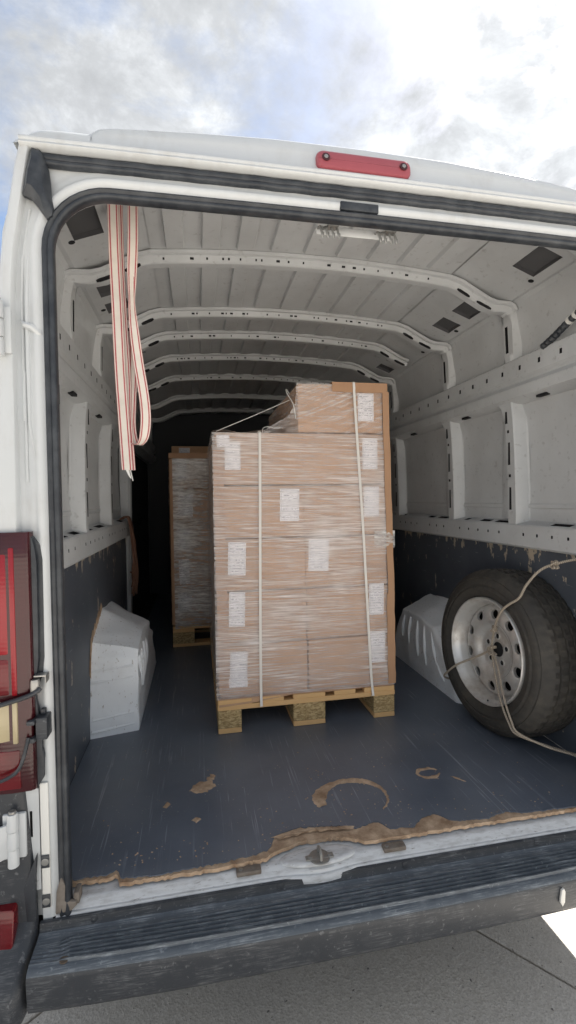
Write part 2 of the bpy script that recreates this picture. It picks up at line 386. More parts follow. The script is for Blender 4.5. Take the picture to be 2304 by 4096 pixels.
    def build(s, name, m, parent=None, smooth=35, bevel=0.0, seg=2, fix=True, subsurf=0):
        me = bpy.data.meshes.new(name); me.from_pydata(s.v, [], s.f)
        ms = m if isinstance(m, (list, tuple)) else [m]
        for x in ms: me.materials.append(x)
        for p, k in zip(me.polygons, s.mi): p.material_index = min(k, len(ms)-1)
        if s.uv:
            ul = me.uv_layers.new(name='UVMap')
            for fi, uvs in s.uv.items():
                p = me.polygons[fi]
                for li, uv in zip(p.loop_indices, uvs): ul.data[li].uv = uv
        bm = bmesh.new(); bm.from_mesh(me); bmesh.ops.remove_doubles(bm, verts=bm.verts, dist=1e-5)
        if fix: bmesh.ops.recalc_face_normals(bm, faces=bm.faces)
        if bevel:
            ed = [e for e in bm.edges if len(e.link_faces) == 2 and e.calc_face_angle(0) > R(30)]
            bmesh.ops.bevel(bm, geom=ed, offset=bevel, segments=seg, affect='EDGES', profile=.5, clamp_overlap=True)
        bm.to_mesh(me); bm.free()
        if smooth:
            me.shade_smooth(); me.set_sharp_from_angle(angle=R(smooth))
        o = bpy.data.objects.new(name, me); COL.objects.link(o)
        if parent is not None: o.parent = parent
        if subsurf:
            md = o.modifiers.new('sub', 'SUBSURF'); md.levels = subsurf; md.render_levels = subsurf
        return o

def tag(o, label=None, cat=None, group=None, kind=None):
    for k, v in (('label', label), ('category', cat), ('group', group), ('kind', kind)):
        if v: o[k] = v
    return o
def thing(name, label, cat, group=None, loc=(0, 0, 0)):
    o = bpy.data.objects.new(name, None); COL.objects.link(o); o.location = loc; o.empty_display_size = .1
    return tag(o, label, cat, group)
def move(o, parent):            # children are written in world coordinates; keep them there
    o.parent = parent; o.matrix_parent_inverse = Matrix.Translation(parent.location).inverted(); return o
def lerp(a, b, t): return a + (b-a)*t
def interp(tab, x):
    if x <= tab[0][0]: return tab[0][1]
    for (a, b), (c, d) in zip(tab[:-1], tab[1:]):
        if x <= c: return b + (d-b)*(x-a)/(c-a)
    return tab[-1][1]
def smooth_path(pts, k=6):
    P = [Vector(p) for p in pts]; out = []
    for i in range(len(P)-1):
        p0, p1, p2, p3 = P[max(i-1, 0)], P[i], P[i+1], P[min(i+2, len(P)-1)]
        for j in range(k):
            t = j/k
            out.append(.5*((2*p1) + (p2-p0)*t + (2*p0-5*p1+4*p2-p3)*t*t + (3*p1-p0-3*p2+p3)*t**3))
    return out + [P[-1]]
def poly_prism(mb, pts, off, mi=0):     # closed outline of 3-D points given depth by the vector off
    n = len(pts); P = [Vector(p) for p in pts]; off = Vector(off)
    mb.add(P + [p+off for p in P], [tuple(range(n)), tuple(range(2*n-1, n-1, -1))] + [(i, (i+1) % n, n+(i+1) % n, n+i) for i in range(n)], mi)
def disc(mb, c, nrm, r, h, n=16, mi=0, dome=0.0):
    nrm = Vector(nrm).normalized(); a = nrm.orthogonal().normalized(); b = nrm.cross(a); c = Vector(c)
    rings = [[c + (a*math.cos(2*math.pi*k/n)+b*math.sin(2*math.pi*k/n))*rr + nrm*hh for k in range(n)] for rr, hh in ((r, 0), (r, h*.8), (r*.85, h), (r*.4, h+dome), (r*.02, h+dome))]
    mb.loft(rings, closed=True, caps=True, mi=mi)

# ------------------------------------------------------------------ ground
mb = MB(); mb.add([(-300, -300, -.016), (300, -300, -.016), (300, 300, -.016), (-300, 300, -.016)], [(0, 1, 2, 3)])
ground = tag(mb.build('pavement', M_CONC, smooth=0), kind='structure')
jd = Vector((.204, -.26, 0)).normalized(); jn = Vector((jd.y, -jd.x, 0)); jo = Vector((.476, .264, 0))   # direction of the joint in view
S = 2.4; sm = None
for i in range(-3, 3):
    for j in range(-3, 3):
        a = jo + jn*(i*S) + jd*(j*S - .9)
        mx = Matrix((( jn.x, jd.x, 0, a.x), (jn.y, jd.y, 0, a.y), (0, 0, 1, 0), (0, 0, 0, 1)))
        if sm is None:
            q = MB(); q.box(.004, S-.004, .004, S-.004, -.03, 0); o = q.build('slab', M_CONC, ground, bevel=.004, seg=1); sm = o.data
        else:
            o = bpy.data.objects.new('slab', sm); COL.objects.link(o); o.parent = ground
        o.matrix_local = mx

# ------------------------------------------------------------------ the van
van = thing('cargo_van', 'white high-roof cargo van seen into its open rear load bay', 'van')
YF = 3.95                                                # front end of the load bay
def X(s, ax, z): return s*ax - .012*max(0, min(1, (z-1.4)/.9))
def tl(z): return max(0., min(1., (z-1.4)/.9))

# outer shell --------------------------------------------------------
prof = [(1.018, .372), (1.028, .60), (1.028, 1.2), (1.009, 1.55), (.945, 2.0), (.922, 2.156), (.881, 2.41), (.80, 2.465), (.60, 2.50), (.3, 2.522), (0, 2.528)]
full = [(x, z) for x, z in prof] + [(-x, z) for x, z in prof[::-1][1:]]
mb = MB()
def ring(y, top=9, kx=1.0): return [(x*kx, y, min(z, top)) for x, z in full]
mb.loft([ring(.118), ring(.165, 9, 1.035), ring(.30, 9, 1.035), ring(1.5, 9, 1.035), ring(4.0, 9, 1.035), ring(4.35, 2.45, .97), ring(5.0, 1.75, .95), ring(5.3, 1.25, .93), ring(5.75, .95, .86)])
mb.add(ring(5.75, .95, .86), [tuple(range(len(full)))])
mb.build('body_shell', M_PAINT, van, smooth=40)
q = MB(); q.box(-.98, .98, .06, 5.7, .375, .50); q.build('underbody', M_UNDER, van)

# floor of the load bay ----------------------------------------------
ed = [(-.80, .055), (-.72, .055), (-.70, .075), (-.695, .035), (-.62, .025), (-.45, .032), (-.33, .042), (-.285, .055), (-.265, .10), (-.20, .125), (-.14, .118), (-.06, .105), (-.02, .085), (.06, .10), (.085, .062), (.16, .055), (.20, .085), (.25, .098), (.285, .055), (.40, .040), (.47, .058), (.53, .040), (.72, .035), (.80, .04)]
rnd = random.Random(3)
xs = [-.93 + i*(1.86/240) for i in range(241)]
def edge_y(x, jit, r_):
    y = interp(ed, x)
    return y + r_.uniform(-jit, jit)
r1_, r2_ = random.Random(5), random.Random(8)
top = []; core = []
core_ed = [(-.80, .052), (-.72, .048), (-.70, .060), (-.69, .024), (-.45, .023), (-.30, .030), (-.28, .046), (-.20, .072), (-.09, .07), (-.03, .050), (.0, .034), (.30, .034), (.8, .030)]
for x in xs:
    top.append((x, edge_y(x, .0035, r1_)+.004)); core.append((x, interp(core_ed, x)+r2_.uniform(-.003, .003)))
mb = MB(); n = len(xs)
for (line, z1, z0, nm, mt) in ((top, Z0, Z0-.003, 'floor_panel', M_FLOOR), (core, Z0-.0034, Z0-.014, 'floor_core', M_FIBRE)):
    mb = MB(); V = []
    for (x, y) in line: V += [(x, y, z1), (x, y, z0)]
    for x in xs: V += [(x, YF, z1)]
    F = [(2*i, 2*i+1, 2*i+3, 2*i+2) for i in range(n-1)] + [(2*i, 2*i+2, 2*n+i+1, 2*n+i) for i in range(n-1)]
    mb.add(V, F); o = mb.build(nm, mt, van, smooth=30)
# torn places in the coating: ragged fibre showing proud of the floor
def torn(name, outline, inner=None, jit=.006, h=.003, seed=1):
    r_ = random.Random(seed); P = [Vector((x, y, Z0+.0005)) for x, y in outline]
    d = []
    for a, b in zip(P, P[1:]+P[:1]):
        k = max(2, int((b-a).length/.008))
        for i in range(k): d.append(a.lerp(b, i/k) + Vector((r_.uniform(-jit, jit), r_.uniform(-jit, jit), 0)))
    c = sum(d, Vector())/len(d); m = MB(); nn = len(d)
    if inner is None:
        in1 = [p.lerp(c, .25)+Vector((0, 0, h*r_.uniform(.4, 1.3))) for p in d]; in2 = [p.lerp(c, .65)+Vector((0, 0, h*r_.uniform(.2, 1.)))for p in d]
        m.loft([d, in1, in2], closed=True); m.add(in2+[c+Vector((0, 0, h*.6))], [(i, (i+1) % nn, nn) for i in range(nn)])
    o = m.build(name, M_FIBRE, van, smooth=60); return o
def arc_strip(cx, cy, rx, ry, a0, a1, wfun, seed, n=70):
    r_ = random.Random(seed); m = MB(); rings = []
    for i in range(n+1):
        t = i/n; a = R(lerp(a0, a1, t)); wd = wfun(t); ca, sa = math.cos(a), math.sin(a); j = lambda s_: r_.uniform(-s_, s_)
        o_ = (cx+(rx+wd*.6+j(.003))*ca, cy+(ry+wd*.6+j(.003))*sa); i_ = (cx+(rx-wd*.4+j(.002))*ca, cy+(ry-wd*.4+j(.002))*sa); mi_ = ((o_[0]+i_[0])/2, (o_[1]+i_[1])/2)
        rings.append([(o_[0], o_[1], Z0+.0004), (lerp(o_[0], mi_[0], .4), lerp(o_[1], mi_[1], .4), Z0+.003+j(.001)), (lerp(i_[0], mi_[0], .4), lerp(i_[1], mi_[1], .4), Z0+.0025+j(.001)), (i_[0], i_[1], Z0+.0004)])
    m.loft(rings); return m.build('torn_patch', M_FIBRE, van, smooth=60)
arc_strip(.025, .225, .112, .095, 192, -50, lambda t: interp([(0, .03), (.12, .05), (.35, .022), (.55, .030), (.72, .014), (1, .004)], t), 4)
torn('torn_patch', [(-.515, .375), (-.505, .41), (-.47, .43), (-.435, .425), (-.425, .39), (-.45, .365), (-.49, .355)], seed=2)
torn('torn_patch', [(-.455, .432), (-.44, .47), (-.425, .455), (-.43, .425)], seed=9)
arc_strip(.335, .305, .040, .026, 20, 340, lambda t: interp([(0, .006), (.3, .018), (.6, .008), (.8, .02), (1, .004)], t), 6, 40)
torn('torn_patch', [(-.60, .31), (-.585, .335), (-.575, .32), (-.585, .30)], jit=.003, seed=12)
torn('torn_patch', [(.40, .27), (.43, .235), (.438, .228), (.41, .26)], jit=.003, seed=13)
torn('torn_patch', [(-.505, .225), (-.49, .24), (-.475, .225), (-.49, .212)], jit=.003, seed=14)
torn('torn_patch', [(-.28, .105), (-.12, .112), (-.02, .095), (-.03, .085), (-.14, .10), (-.25, .09)], jit=.004, h=.005, seed=15)

crumb_r = random.Random(31); mb = MB()
for i in range(260):
    t = crumb_r.random()
    if t < .5: x, y = crumb_r.uniform(-.75, .75), .06+abs(crumb_r.gauss(0, .05))
    elif t < .75: x, y = .03+crumb_r.gauss(0, .14), .24+crumb_r.gauss(0, .09)
    else: x, y = crumb_r.uniform(-.8, .7), crumb_r.uniform(.1, .75)
    if y < interp(ed, x)+.008: continue
    r_ = crumb_r.uniform(.0012, .0042); a = crumb_r.uniform(0, 3)
    c_, s_ = math.cos(a)*r_, math.sin(a)*r_
    mb.add([(x+c_, y+s_, Z0+.0003), (x-s_*.6, y+c_*.6, Z0+.0003), (x-c_, y-s_, Z0+.0003), (x+s_*.7, y-c_*.7, Z0+.0003), (x, y, Z0+r_*.7)], [(0, 1, 4), (1, 2, 4), (2, 3, 4), (3, 0, 4)])
o = mb.build('crumbs', M_FIBRE, van, smooth=0); o['kind'] = 'stuff'

# sill, latch pocket, bumper ----------------------------------------
sec = [(.20, .5395), (.028, .5395), (.018, .5375), (.014, .531), (.004, .528), (.001, .524), (-.004, .524), (-.0085, .520), (-.010, .505)]
mb = MB(); xs2 = [-.838 + i*(1.676/160) for i in range(161)]
def bulge(x): return math.exp(-((x+.150)/.080)**2)
rings = []
for x in xs2:
    k = bulge(x); rings.append([(x, y-.014*k*(1 if i >= 1 else 0)*min(1, i/2), z+(.004*k if 1 <= i <= 4 else 0)) for i, (y, z) in enumerate(sec)])
mb.loft(rings); mb.build('sill_plate', M_SILL, van, smooth=50)
mb = MB(); rings = []      # raised dome of the latch pocket
for t in range(0, 9):
    a = t/8*math.pi/2
    rings.append([(-.150+.112*math.cos(2*math.pi*k/40)*math.cos(a)**.35 if t < 8 else -.150, .030+.036*math.sin(2*math.pi*k/40)*math.cos(a)**.35 if t < 8 else .030, .538+.010*math.sin(a)) for k in range(40)])
mb.loft(rings, closed=True); mb.build('latch_pocket', M_SILL, van, smooth=60)
st = MB(); disc(st, (-.15, .012, .548), (0, 0, 1), .030, .004, 24); st.box(-.19, -.11, .003, .021, .549, .553)
strk = st.build('striker', M_STEEL, van, bevel=.0015)
st = MB(); st.tube([(-.150, -.006, .553), (-.150, -.005, .568), (-.150, .004, .574), (-.150, .018, .574), (-.150, .028, .568), (-.150, .03, .553)], .004, 8)
st.build('striker_loop', M_METAL, strk)
for sx in (-.178, -.122):
    st = MB(); disc(st, (sx, .012, .553), (0, 0, 1), .006, .003, 8); st.build('screw', M_STEEL, strk)
for cx in (-.350, .075):
    st = MB(); st.box(cx-.034, cx+.034, .004, .030, .534, .5465); bl = st.build('buffer_block', M_DIRTY, van, bevel=.003)
    st = MB(); disc(st, (cx-.022, .016, .5465), (0, 0, 1), .006, .002, 10); st.build('screw', M_STEEL, bl)

BX = .872
def bcurve(x): return .020*(abs(x)/.87)**3
bs = [(-.0035, .515), (-.010, .521), (-.017, .5185), (-.0195, .502), (-.0225, .4985)]
ty = -.052
for k in range(6):
    bs += [(ty, .4955-.0007*k), (ty-.0026, .5028-.0007*k), (ty-.0060, .5028-.0007*k), (ty-.0085, .4952-.0007*k)]; ty -= .0118
bs += [(-.124, .491), (-.131, .488), (-.1365, .481), (-.139, .470), (-.134, .405), (-.130, .392), (-.120, .386), (-.06, .384)]
mb = MB(); rings = []
for i in range(61):
    x = -BX + 2*BX*i/60; e = abs(x) > .80
    row = []
    for y, z in bs:
        zz_ = z
        if .4945 < z < .5035 and -.125 < y < -.05: zz_ = lerp(z, .4945, 1.0 if abs(x) > .795 else 0.0)
        row.append((x - .03*max(0, (-.02-y)/.12)*(1 if x < 0 else -1)*0, y+bcurve(x)*min(1, max(0, (-y-.02)/.1)), zz_))
    rings.append(row)
mb.loft(rings)
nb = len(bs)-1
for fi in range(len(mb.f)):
    if 4 <= fi % nb <= 30: mb.mi[fi] = 1           # walked-on tread: scuffed and dusty, its base also lightened as painted sky sheen
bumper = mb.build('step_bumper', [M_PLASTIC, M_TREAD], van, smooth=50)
for sx in (-.745, -.268, .093, .52):
    st = MB(); disc(st, (sx, -.0185, .510), (0, -1, .2), .0085, .002, 14); st.build('screw', M_PLASTIC, bumper)
st = MB(); poly_prism(st, [(.500, -.137, .468), (.507, -.1375, .472), (.512, -.1365, .462), (.513, -.134, .430), (.506, -.1335, .418), (.498, -.134, .432)], (0, -.006, 0)); st.build('paint_scrape', M_WHITE, bumper, bevel=.001)
st = MB(); disc(st, (-.795, -.100, .4925), (0, 0, 1), .010, .003, 18); st.build('plug', mat('rusty_plug', (.10, .075, .055), .8), bumper)

for s in (-1, 1):                                   # dark plastic corner pieces
    mb = MB(); pl = [(.877, -.008), (.880, -.085), (.886, -.120), (.902, -.134), (.94, -.128), (.98, -.095), (1.008, -.03), (1.018, .06), (1.018, .30)]
    zs = [.372, .380, .45, .475, .50, .535, .62, .72, .80, .845, .862]
    def cp(z):
        k = max(0, min(1, (z-.455)/.08)); out = []
        for i, (x, y) in enumerate(pl):
            yy = lerp(y, max(y, -.012-.012*math.sin(i/8*math.pi))+.0, k)
            xx = lerp(x, x if i > 3 else x, k) + (.0 if z < .6 else (z-.6)*.08*(1 if i < 4 else 0))
            if z < .379: yy += .012 if y < 0 else 0
            out.append((s*xx, yy, z))
        return out
    mb.loft([cp(z) for z in zs]); mb.add(cp(.862)+[(s*.92, .2, .862)], [tuple(range(10))]); mb.add(cp(.372)+[(s*.92, .2, .372)], [tuple(range(10))])
    cn = mb.build('bumper_corner', M_PLASTIC, van, smooth=50)
    st = MB(); poly_prism(st, [(s*.918, -.062, .512), (s*.922, -.062, .506), (s*.99, -.055, .506), (s*.99, -.040, .588), (s*.922, -.047, .588), (s*.918, -.047, .582)], (0, .045, 0))
    st.build('reflector', M_RED, cn, bevel=.002)

# door frame: concentric pressed section round the opening -----------
HW, ZT, RC = .802, 2.309, .135
def opening(off, n=10):
    """outline of the opening from bottom left, over the header, to bottom right, moved out by off"""
    P = []; zb = .522
    for i in range(13): P.append((-HW-off, lerp(zb, ZT-RC, i/12)))
    for i in range(1, n): a = math.pi - i/n*math.pi/2; P.append((-HW+RC+(RC+off)*math.cos(a), ZT-RC+(RC+off)*math.sin(a)))
    for i in range(15): P.append((lerp(-HW+RC, HW-RC, i/14), ZT+off + .004*(1-(2*i/14-1)**2)))
    for i in range(1, n): a = math.pi/2 - i/n*math.pi/2; P.append((HW-RC+(RC+off)*math.cos(a), ZT-RC+(RC+off)*math.sin(a)))
    for i in range(13): P.append((HW+off, lerp(ZT-RC, zb, i/12)))
    return P
def sweep(name, section, m, parent=van, smooth=50, closed=False):
    mb = MB(); cols = [[(x, y, z) for x, z in opening(o)] for o, y in section]
    rings = [[c[i] for c in cols] for i in range(len(cols[0]))]
    mb.loft(rings, closed=closed, caps=closed); return mb.build(name, m, parent, smooth=smooth)
sweep('door_frame', [(.10, .145), (.075, .085), (.045, .055), (.012, .035), (.003, .020), (.003, .006), (.010, .001), (.020, .0), (.028, .0), (.034, -.003), (.041, -.0065), (.047, -.007), (.053, -.003), (.058, .001), (.066, .0025), (.073, .006), (.085, .0075), (.12, .008)], M_PAINT)
sweep('door_seal', [(.001, .016), (-.0005, .006), (.000, -.005), (.003, -.0105), (.008, -.012), (.012, -.010), (.0145, -.007), (.017, -.0085), (.021, -.011), (.025, -.0095), (.0275, -.005), (.028, .004), (.012, .010)], M_RUBBER, closed=True)

# rear corner skins either side --------------------------------------
def xe(z): return interp([(.50, .885), (.86, .90), (1.5, .898), (2.05, .896), (2.15, .890), (2.42, .845)], z)
def xo(z): return interp([(.4, 1.03), (1.2, 1.03), (1.55, 1.012), (2.0, .948), (2.156, .925), (2.41, .884), (2.46, .86)], z)
for s in (-1, 1):
    mb = MB(); rings = []
    for i in range(25):
        z = lerp(.862, 2.425, i/24); a, b = xe(z), xo(z)
        rings.append([(s*(a-.013), .007, z), (s*(a-.002), .0065, z), (s*a, .003, z), (s*a, -.014, z), (s*(a+.003), -.017, z), (s*lerp(a, b, .45), -.017, z), (s*lerp(a, b, .75), -.010, z), (s*lerp(a, b, .93), .012, z), (s*b, .05, z), (s*b, .12, z)])
    mb.loft(rings); pil = mb.build('rear_pillar', M_PAINT, van, smooth=45)
    # long raised weld strip and pressed swage on the jamb
    st = MB(); st.tube([(s*(xe(z)-.016+.0015*math.sin(z*9)), .004, z) for z in [2.27-.03*i for i in range(18)]], .0032, 6); st.build('weld_strip', M_PAINT, pil)
    st = MB(); st.tube([(s*(xe(z)-.020), .004, z) for z in [1.88-.03*i for i in range(10)]], .0032, 6); st.build('weld_strip', M_PAINT, pil)
    st = MB(); st.tube([(s*(-.03+xe(z)), .002, z) for z in [2.20-.05*i for i in range(10)]] + [(s*.855, .002, 1.66), (s*.868, .004, 1.60)], lambda t: .006*math.sin(math.pi*min(1, t*1.05))**.5+.0005, 8, flat=.5); st.build('swage', M_PAINT, pil)
    st = MB(); st.tube([(s*.885, .004, 2.005), (s*.872, -.002, 1.99), (s*.855, -.003, 1.985), (s*.84, -.001, 1.972), (s*.832, .001, 1.965)], lambda t: .009*math.sin(math.pi*t)**.6+.0005, 8); st.build('swage', M_PAINT, pil)
    # hinge with barrel and knuckles
    for zc in (1.968, .755):
        st = MB(); st.box(s*.893 if s > 0 else -.945, .945 if s > 0 else -.893, -.030, -.019, zc-.055, zc+.055); hg = st.build('hinge', M_PAINT, van, bevel=.004)
        for dz in (-.043, 0, .043):
            st = MB(); disc(st, (s*.918, -.040, zc+dz-.0205), (0, 0, 1), .0125, .041, 18); st.build('knuckle', M_PAINT, hg)
        st = MB(); disc(st, (s*.918, -.040, zc+.064), (0, 0, 1), .008, .006, 12); st.build('pin', M_METAL, hg)
        st = MB(); poly_prism(st, [(s*.925, -.044, zc-.04), (s*.925, -.044, zc+.04), (s*.99, -.062, zc+.03), (s*.99, -.062, zc-.055)], (0, .008, 0)); st.build('hinge_leaf', M_PAINT, hg, bevel=.002)
    # rear lamp cluster in its dark recess
    st = MB(); rr = []
    for z in (.862, .90, .96, 1.2, 1.42, 1.475, 1.490):
        e_ = .008 if z in (.862, 1.490) else 0
        rr.append([(s*.868, .004, z), (s*.868, -.026+e_, z), (s*.871, -.033+e_, z), (s*.878, -.037+e_, z), (s*.92, -.040+e_, z), (s*.98, -.036+e_, z), (s*1.025, .0, z), (s*1.045, .06, z), (s*1.045, .2, z)])
    st.loft(rr, caps=True); lamp = st.build('tail_lamp', M_REDDARK, van, smooth=40)
    def lens_piece(x0, x1, z0, z1, m_, nm, dy=-.0420):
        p = MB(); p.box(min(s*x0, s*x1), max(s*x0, s*x1), dy+.0005, -.030, z0, z1); return p.build(nm, m_, lamp, bevel=.004)
    lens_piece(.899, .912, 1.10, 1.455, M_REDBRIGHT, 'reflex_strip'); lens_piece(.916, .98, 1.20, 1.44, M_REDBRIGHT, 'lamp_lens', -.0415); lens_piece(.916, .98, 1.103, 1.19, M_RED, 'lamp_lens', -.0415)
    lens_piece(.900, .912, .985, 1.094, M_AMBER, 'lens_border', -.0435); lens_piece(.915, .98, .990, 1.090, M_AMBER, 'lamp_lens', -.0405)
    lens_piece(.897, .98, .875, .970, M_RED, 'lamp_lens', -.0415)
    st = MB(); rr = []
    for z, w0 in ((1.10, .866), (1.14, .852), (1.18, .847), (1.30, .846), (1.42, .8455), (1.455, .850), (1.478, .866)):
        rr.append([(s*w0, .003, z), (s*w0, -.008, z), (s*min(w0+.010, .867), -.008, z), (s*min(w0+.011, .867), -.018, z), (s*.8675, -.020, z), (s*.8675, .003, z)])
    st.loft(rr, closed=True, caps=True); st.build('lamp_gasket', M_RUBBER, van, smooth=30)
    st = MB(); poly_prism(st, [(s*.868, -.004, 1.10), (s*.868, -.004, .86), (s*.853, -.002, .885), (s*.852, -.002, .94), (s*.856, -.002, .955), (s*.856, -.002, 1.0)], (0, -.014, 0)); st.build('lamp_gasket', M_RUBBER, van, bevel=.002)
    # check strap, its bracket and latch box
    st = MB(); st.box(min(s*.838, s*.866), max(s*.838, s*.866), -.030, .0, 1.138, 1.1425); st.box(min(s*.838, s*.8405), max(s*.838, s*.8405), -.030, .0, 1.122, 1.138); br = st.build('strap_bracket', M_METAL, van, bevel=.001)
    st = MB(); disc(st, (s*.858, .002, 1.158), (0, -1, 0), .009, .005, 14); st.build('bolt', M_DIRTY, br)
    st = MB(); disc(st, (s*.863, -.030, 1.100), (0, 0, 1), .011, .034, 14); st.build('pivot', M_METAL, br)
    st = MB(); st.tube(smooth_path([(s*.852, -.034, 1.112), (s*.857, -.040, 1.107), (s*.875, -.046, 1.100), (s*.91, -.052, 1.092), (s*.96, -.060, 1.083), (s*1.02, -.075, 1.07)], 5), .0085, 10, flat=.7); st.build('check_strap', M_PLASTIC, van)
    st = MB(); st.box(min(s*.836, s*.862), max(s*.836, s*.862), -.040, 0, .988, 1.042); lb = st.build('latch_box', M_PLASTIC, van, bevel=.003)
    st = MB(); st.box(min(s*.8625, s*.880), max(s*.8625, s*.880), -.046, -.004, 1.028, 1.038); st.build('latch_jaw', M_PLASTIC, lb, bevel=.002); st = MB(); st.box(min(s*.8625, s*.880), max(s*.8625, s*.880), -.046, -.004, .985, .996); st.build('latch_jaw', M_PLASTIC, lb, bevel=.002)
    st = MB(); st.box(min(s*.845, s*.856), max(s*.845, s*.856), -.020, -.006, 1.042, 1.055); st.build('latch_lever', M_PLASTIC, lb, bevel=.002)
    st = MB(); st.tube(smooth_path([(s*.876, -.045, 1.0), (s*.884, -.055, .96), (s*.897, -.058, .93), (s*.922, -.058, .913), (s*.97, -.062, .90)], 5), .0042, 8); st.build('cable', M_RUBBER, van)
    # lower jamb: white slotted plates, cover strip with screws
    st = MB(); st.panel([.868, .898], [.60, .855], [(.884, .890, .735, .80)], lambda u, v, d: (s*u, -.010+(d or 0), v), .02); st.panel([.845, .867], [.50, .93], [], lambda u, v, d: (s*u, -.006, v), .0)
    st.build('jamb_plate', [M_PAINT, M_HOLE], van, smooth=30)
    st = MB(); st.box(min(s*.846, s*.8655), max(s*.846, s*.8655), -.013, -.0065, .552, .868); cs = st.build('cover_strip', M_WHITE, van, bevel=.002)
    for zc in (.672, .572):
        p = MB(); p.box(min(s*.8465, s*.866), max(s*.8465, s*.866), -.0165, -.0132, zc-.016, zc+.016); cb = p.build('screw_plate', M_PLASTIC, cs, bevel=.001)
        p = MB(); disc(p, (s*.856, -.0165, zc), (0, -1, 0), .009, .002, 16); p.build('screw', M_STEEL, cs)
    st = MB(); poly_prism(st, [(s*.872, -.012, .70), (s*.876, -.012, .64), (s*.878, -.012, .53), (s*.900, -.012, .53), (s*.905, -.012, .62)], (0, -.012, 0)); st.build('corner_lip', M_PLASTIC, van, bevel=.004)
    # folded dirty end of the seal at the sill
    st = MB(); poly_prism(st, [(s*.838, -.010, .528), (s*.834, -.012, .585), (s*.823, -.012, .625), (s*.812, -.012, .60), (s*.815, -.012, .56), (s*.790, -.012, .556), (s*.786, -.010, .545), (s*.80, -.010, .532)], (0, .012, 0)); st.build('seal_foot', M_DIRTY, van, bevel=.003)
    st = MB(); st.box(min(s*.782, s*.797), max(s*.782, s*.797), -.004, .03, .541, .572); st.build('seal_foot', M_DIRTY, van, bevel=.005)
    # loose rubber flap at the upper corner
    st = MB(); fl = [(-.842, 2.404), (-.822, 2.400), (-.806, 2.360), (-.803, 2.33), (-.802, 2.30), (-.798, 2.272), (-.800, 2.250), (-.812, 2.240), (-.832, 2.268), (-.845, 2.285), (-.864, 2.292), (-.856, 2.35)]
    cm = Vector((-.832*-s, -.034, 2.33)); A = [Vector((x*-s, -.0175, z)) for x, z in fl]; B = [p.lerp(cm, .45)+Vector((0, -.010, 0)) for p in A]; n_ = len(A)
    st.loft([A, B], closed=True); st.add(B+[cm], [(i, (i+1) % n_, n_) for i in range(n_)]); st.loft([A, [p+Vector((0, .012, 0)) for p in A]], closed=True)
    st.build('rubber_flap', M_RUBBER, van, smooth=40)

# header over the door: gasket, gutter, roof end ----------------------
def crown(x): return .006*(1-(x/.85)**2)
def xsweep(name, section, m, x0=-.84, x1=.84, n=60, smooth=50, parent=van, closed=False, wob=0.0):
    mb = MB(); r_ = random.Random(len(name)); rings = []
    for i in range(n+1):
        x = lerp(x0, x1, i/n); k = wob*math.sin(i*1.7)*r_.random()
        rings.append([(x, y, z+crown(x)+k) for y, z in section])
    mb.loft(rings, closed=closed, caps=closed); return mb.build(name, m, parent, smooth=smooth)
xsweep('header_gasket', [(.004, 2.372), (-.004, 2.3725), (-.0095, 2.375), (-.0115, 2.380), (-.009, 2.385), (-.0065, 2.388), (-.009, 2.393), (-.0085, 2.400), (-.004, 2.404), (.004, 2.404)], M_RUBBER, closed=True, wob=.0012)
xsweep('gutter', [(.01, 2.4045), (-.014, 2.4055), (-.022, 2.408), (-.0255, 2.412), (-.024, 2.4165), (-.020, 2.419), (-.023, 2.424), (-.021, 2.430), (-.012, 2.434), (.012, 2.437)], M_PAINT, x0=-.868, x1=.868)
st = MB(); st.box(-.075, .035, -.0105, .004, 2.342, 2.366); st.build('header_catch', M_RUBBER, van, bevel=.004)
# roof end cap with rounded shoulders
mb = MB(); rings = []
for i in range(81):
    x = lerp(-.728, .728, i/80); a = abs(x)
    h = interp([(0, .093), (.25, .090), (.45, .080), (.58, .071), (.66, .064), (.695, .057), (.712, .043), (.722, .022), (.728, .003)], a); zb = 2.434+crown(x)
    lean = .018
    rings.append([(x, -.014, zb), (x, -.010, zb+.004), (x, -.010+lean*.5, zb+h*.5), (x, -.010+lean, zb+h*.85), (x, .018, zb+h*.96), (x, .04, zb+h), (x, .30, zb+h)])
mb.loft(rings); rc = mb.build('roof_end', M_PAINT, van, smooth=55)
for s in (-1, 1):                                      # lower white shoulder outside the roof end
    mb = MB(); rings = []
    for i in range(25):
        t = i/24; x = lerp(.71, .892, t); h = .038*(1-max(0, (t-.55)/.45)**2.2)+.0005; zb = 2.4335
        rings.append([(s*x, -.012+.02*t**3, zb-.006*t), (s*x, -.006+.02*t**3, zb+h*.5), (s*x, .006+.02*t**3, zb+h*.9), (s*x, .02+.02*t**3, zb+h), (s*x, .4, zb+h)])
    mb.loft(rings); mb.build('roof_shoulder', M_PAINT, van, smooth=55)
    st = MB(); st.box(min(s*.729, s*.748), max(s*.729, s*.748), -.004, .03, 2.434, 2.456); st.build('seam_sealer', mat('yellowed_sealant', (.55, .50, .38), .6), van, bevel=.004)
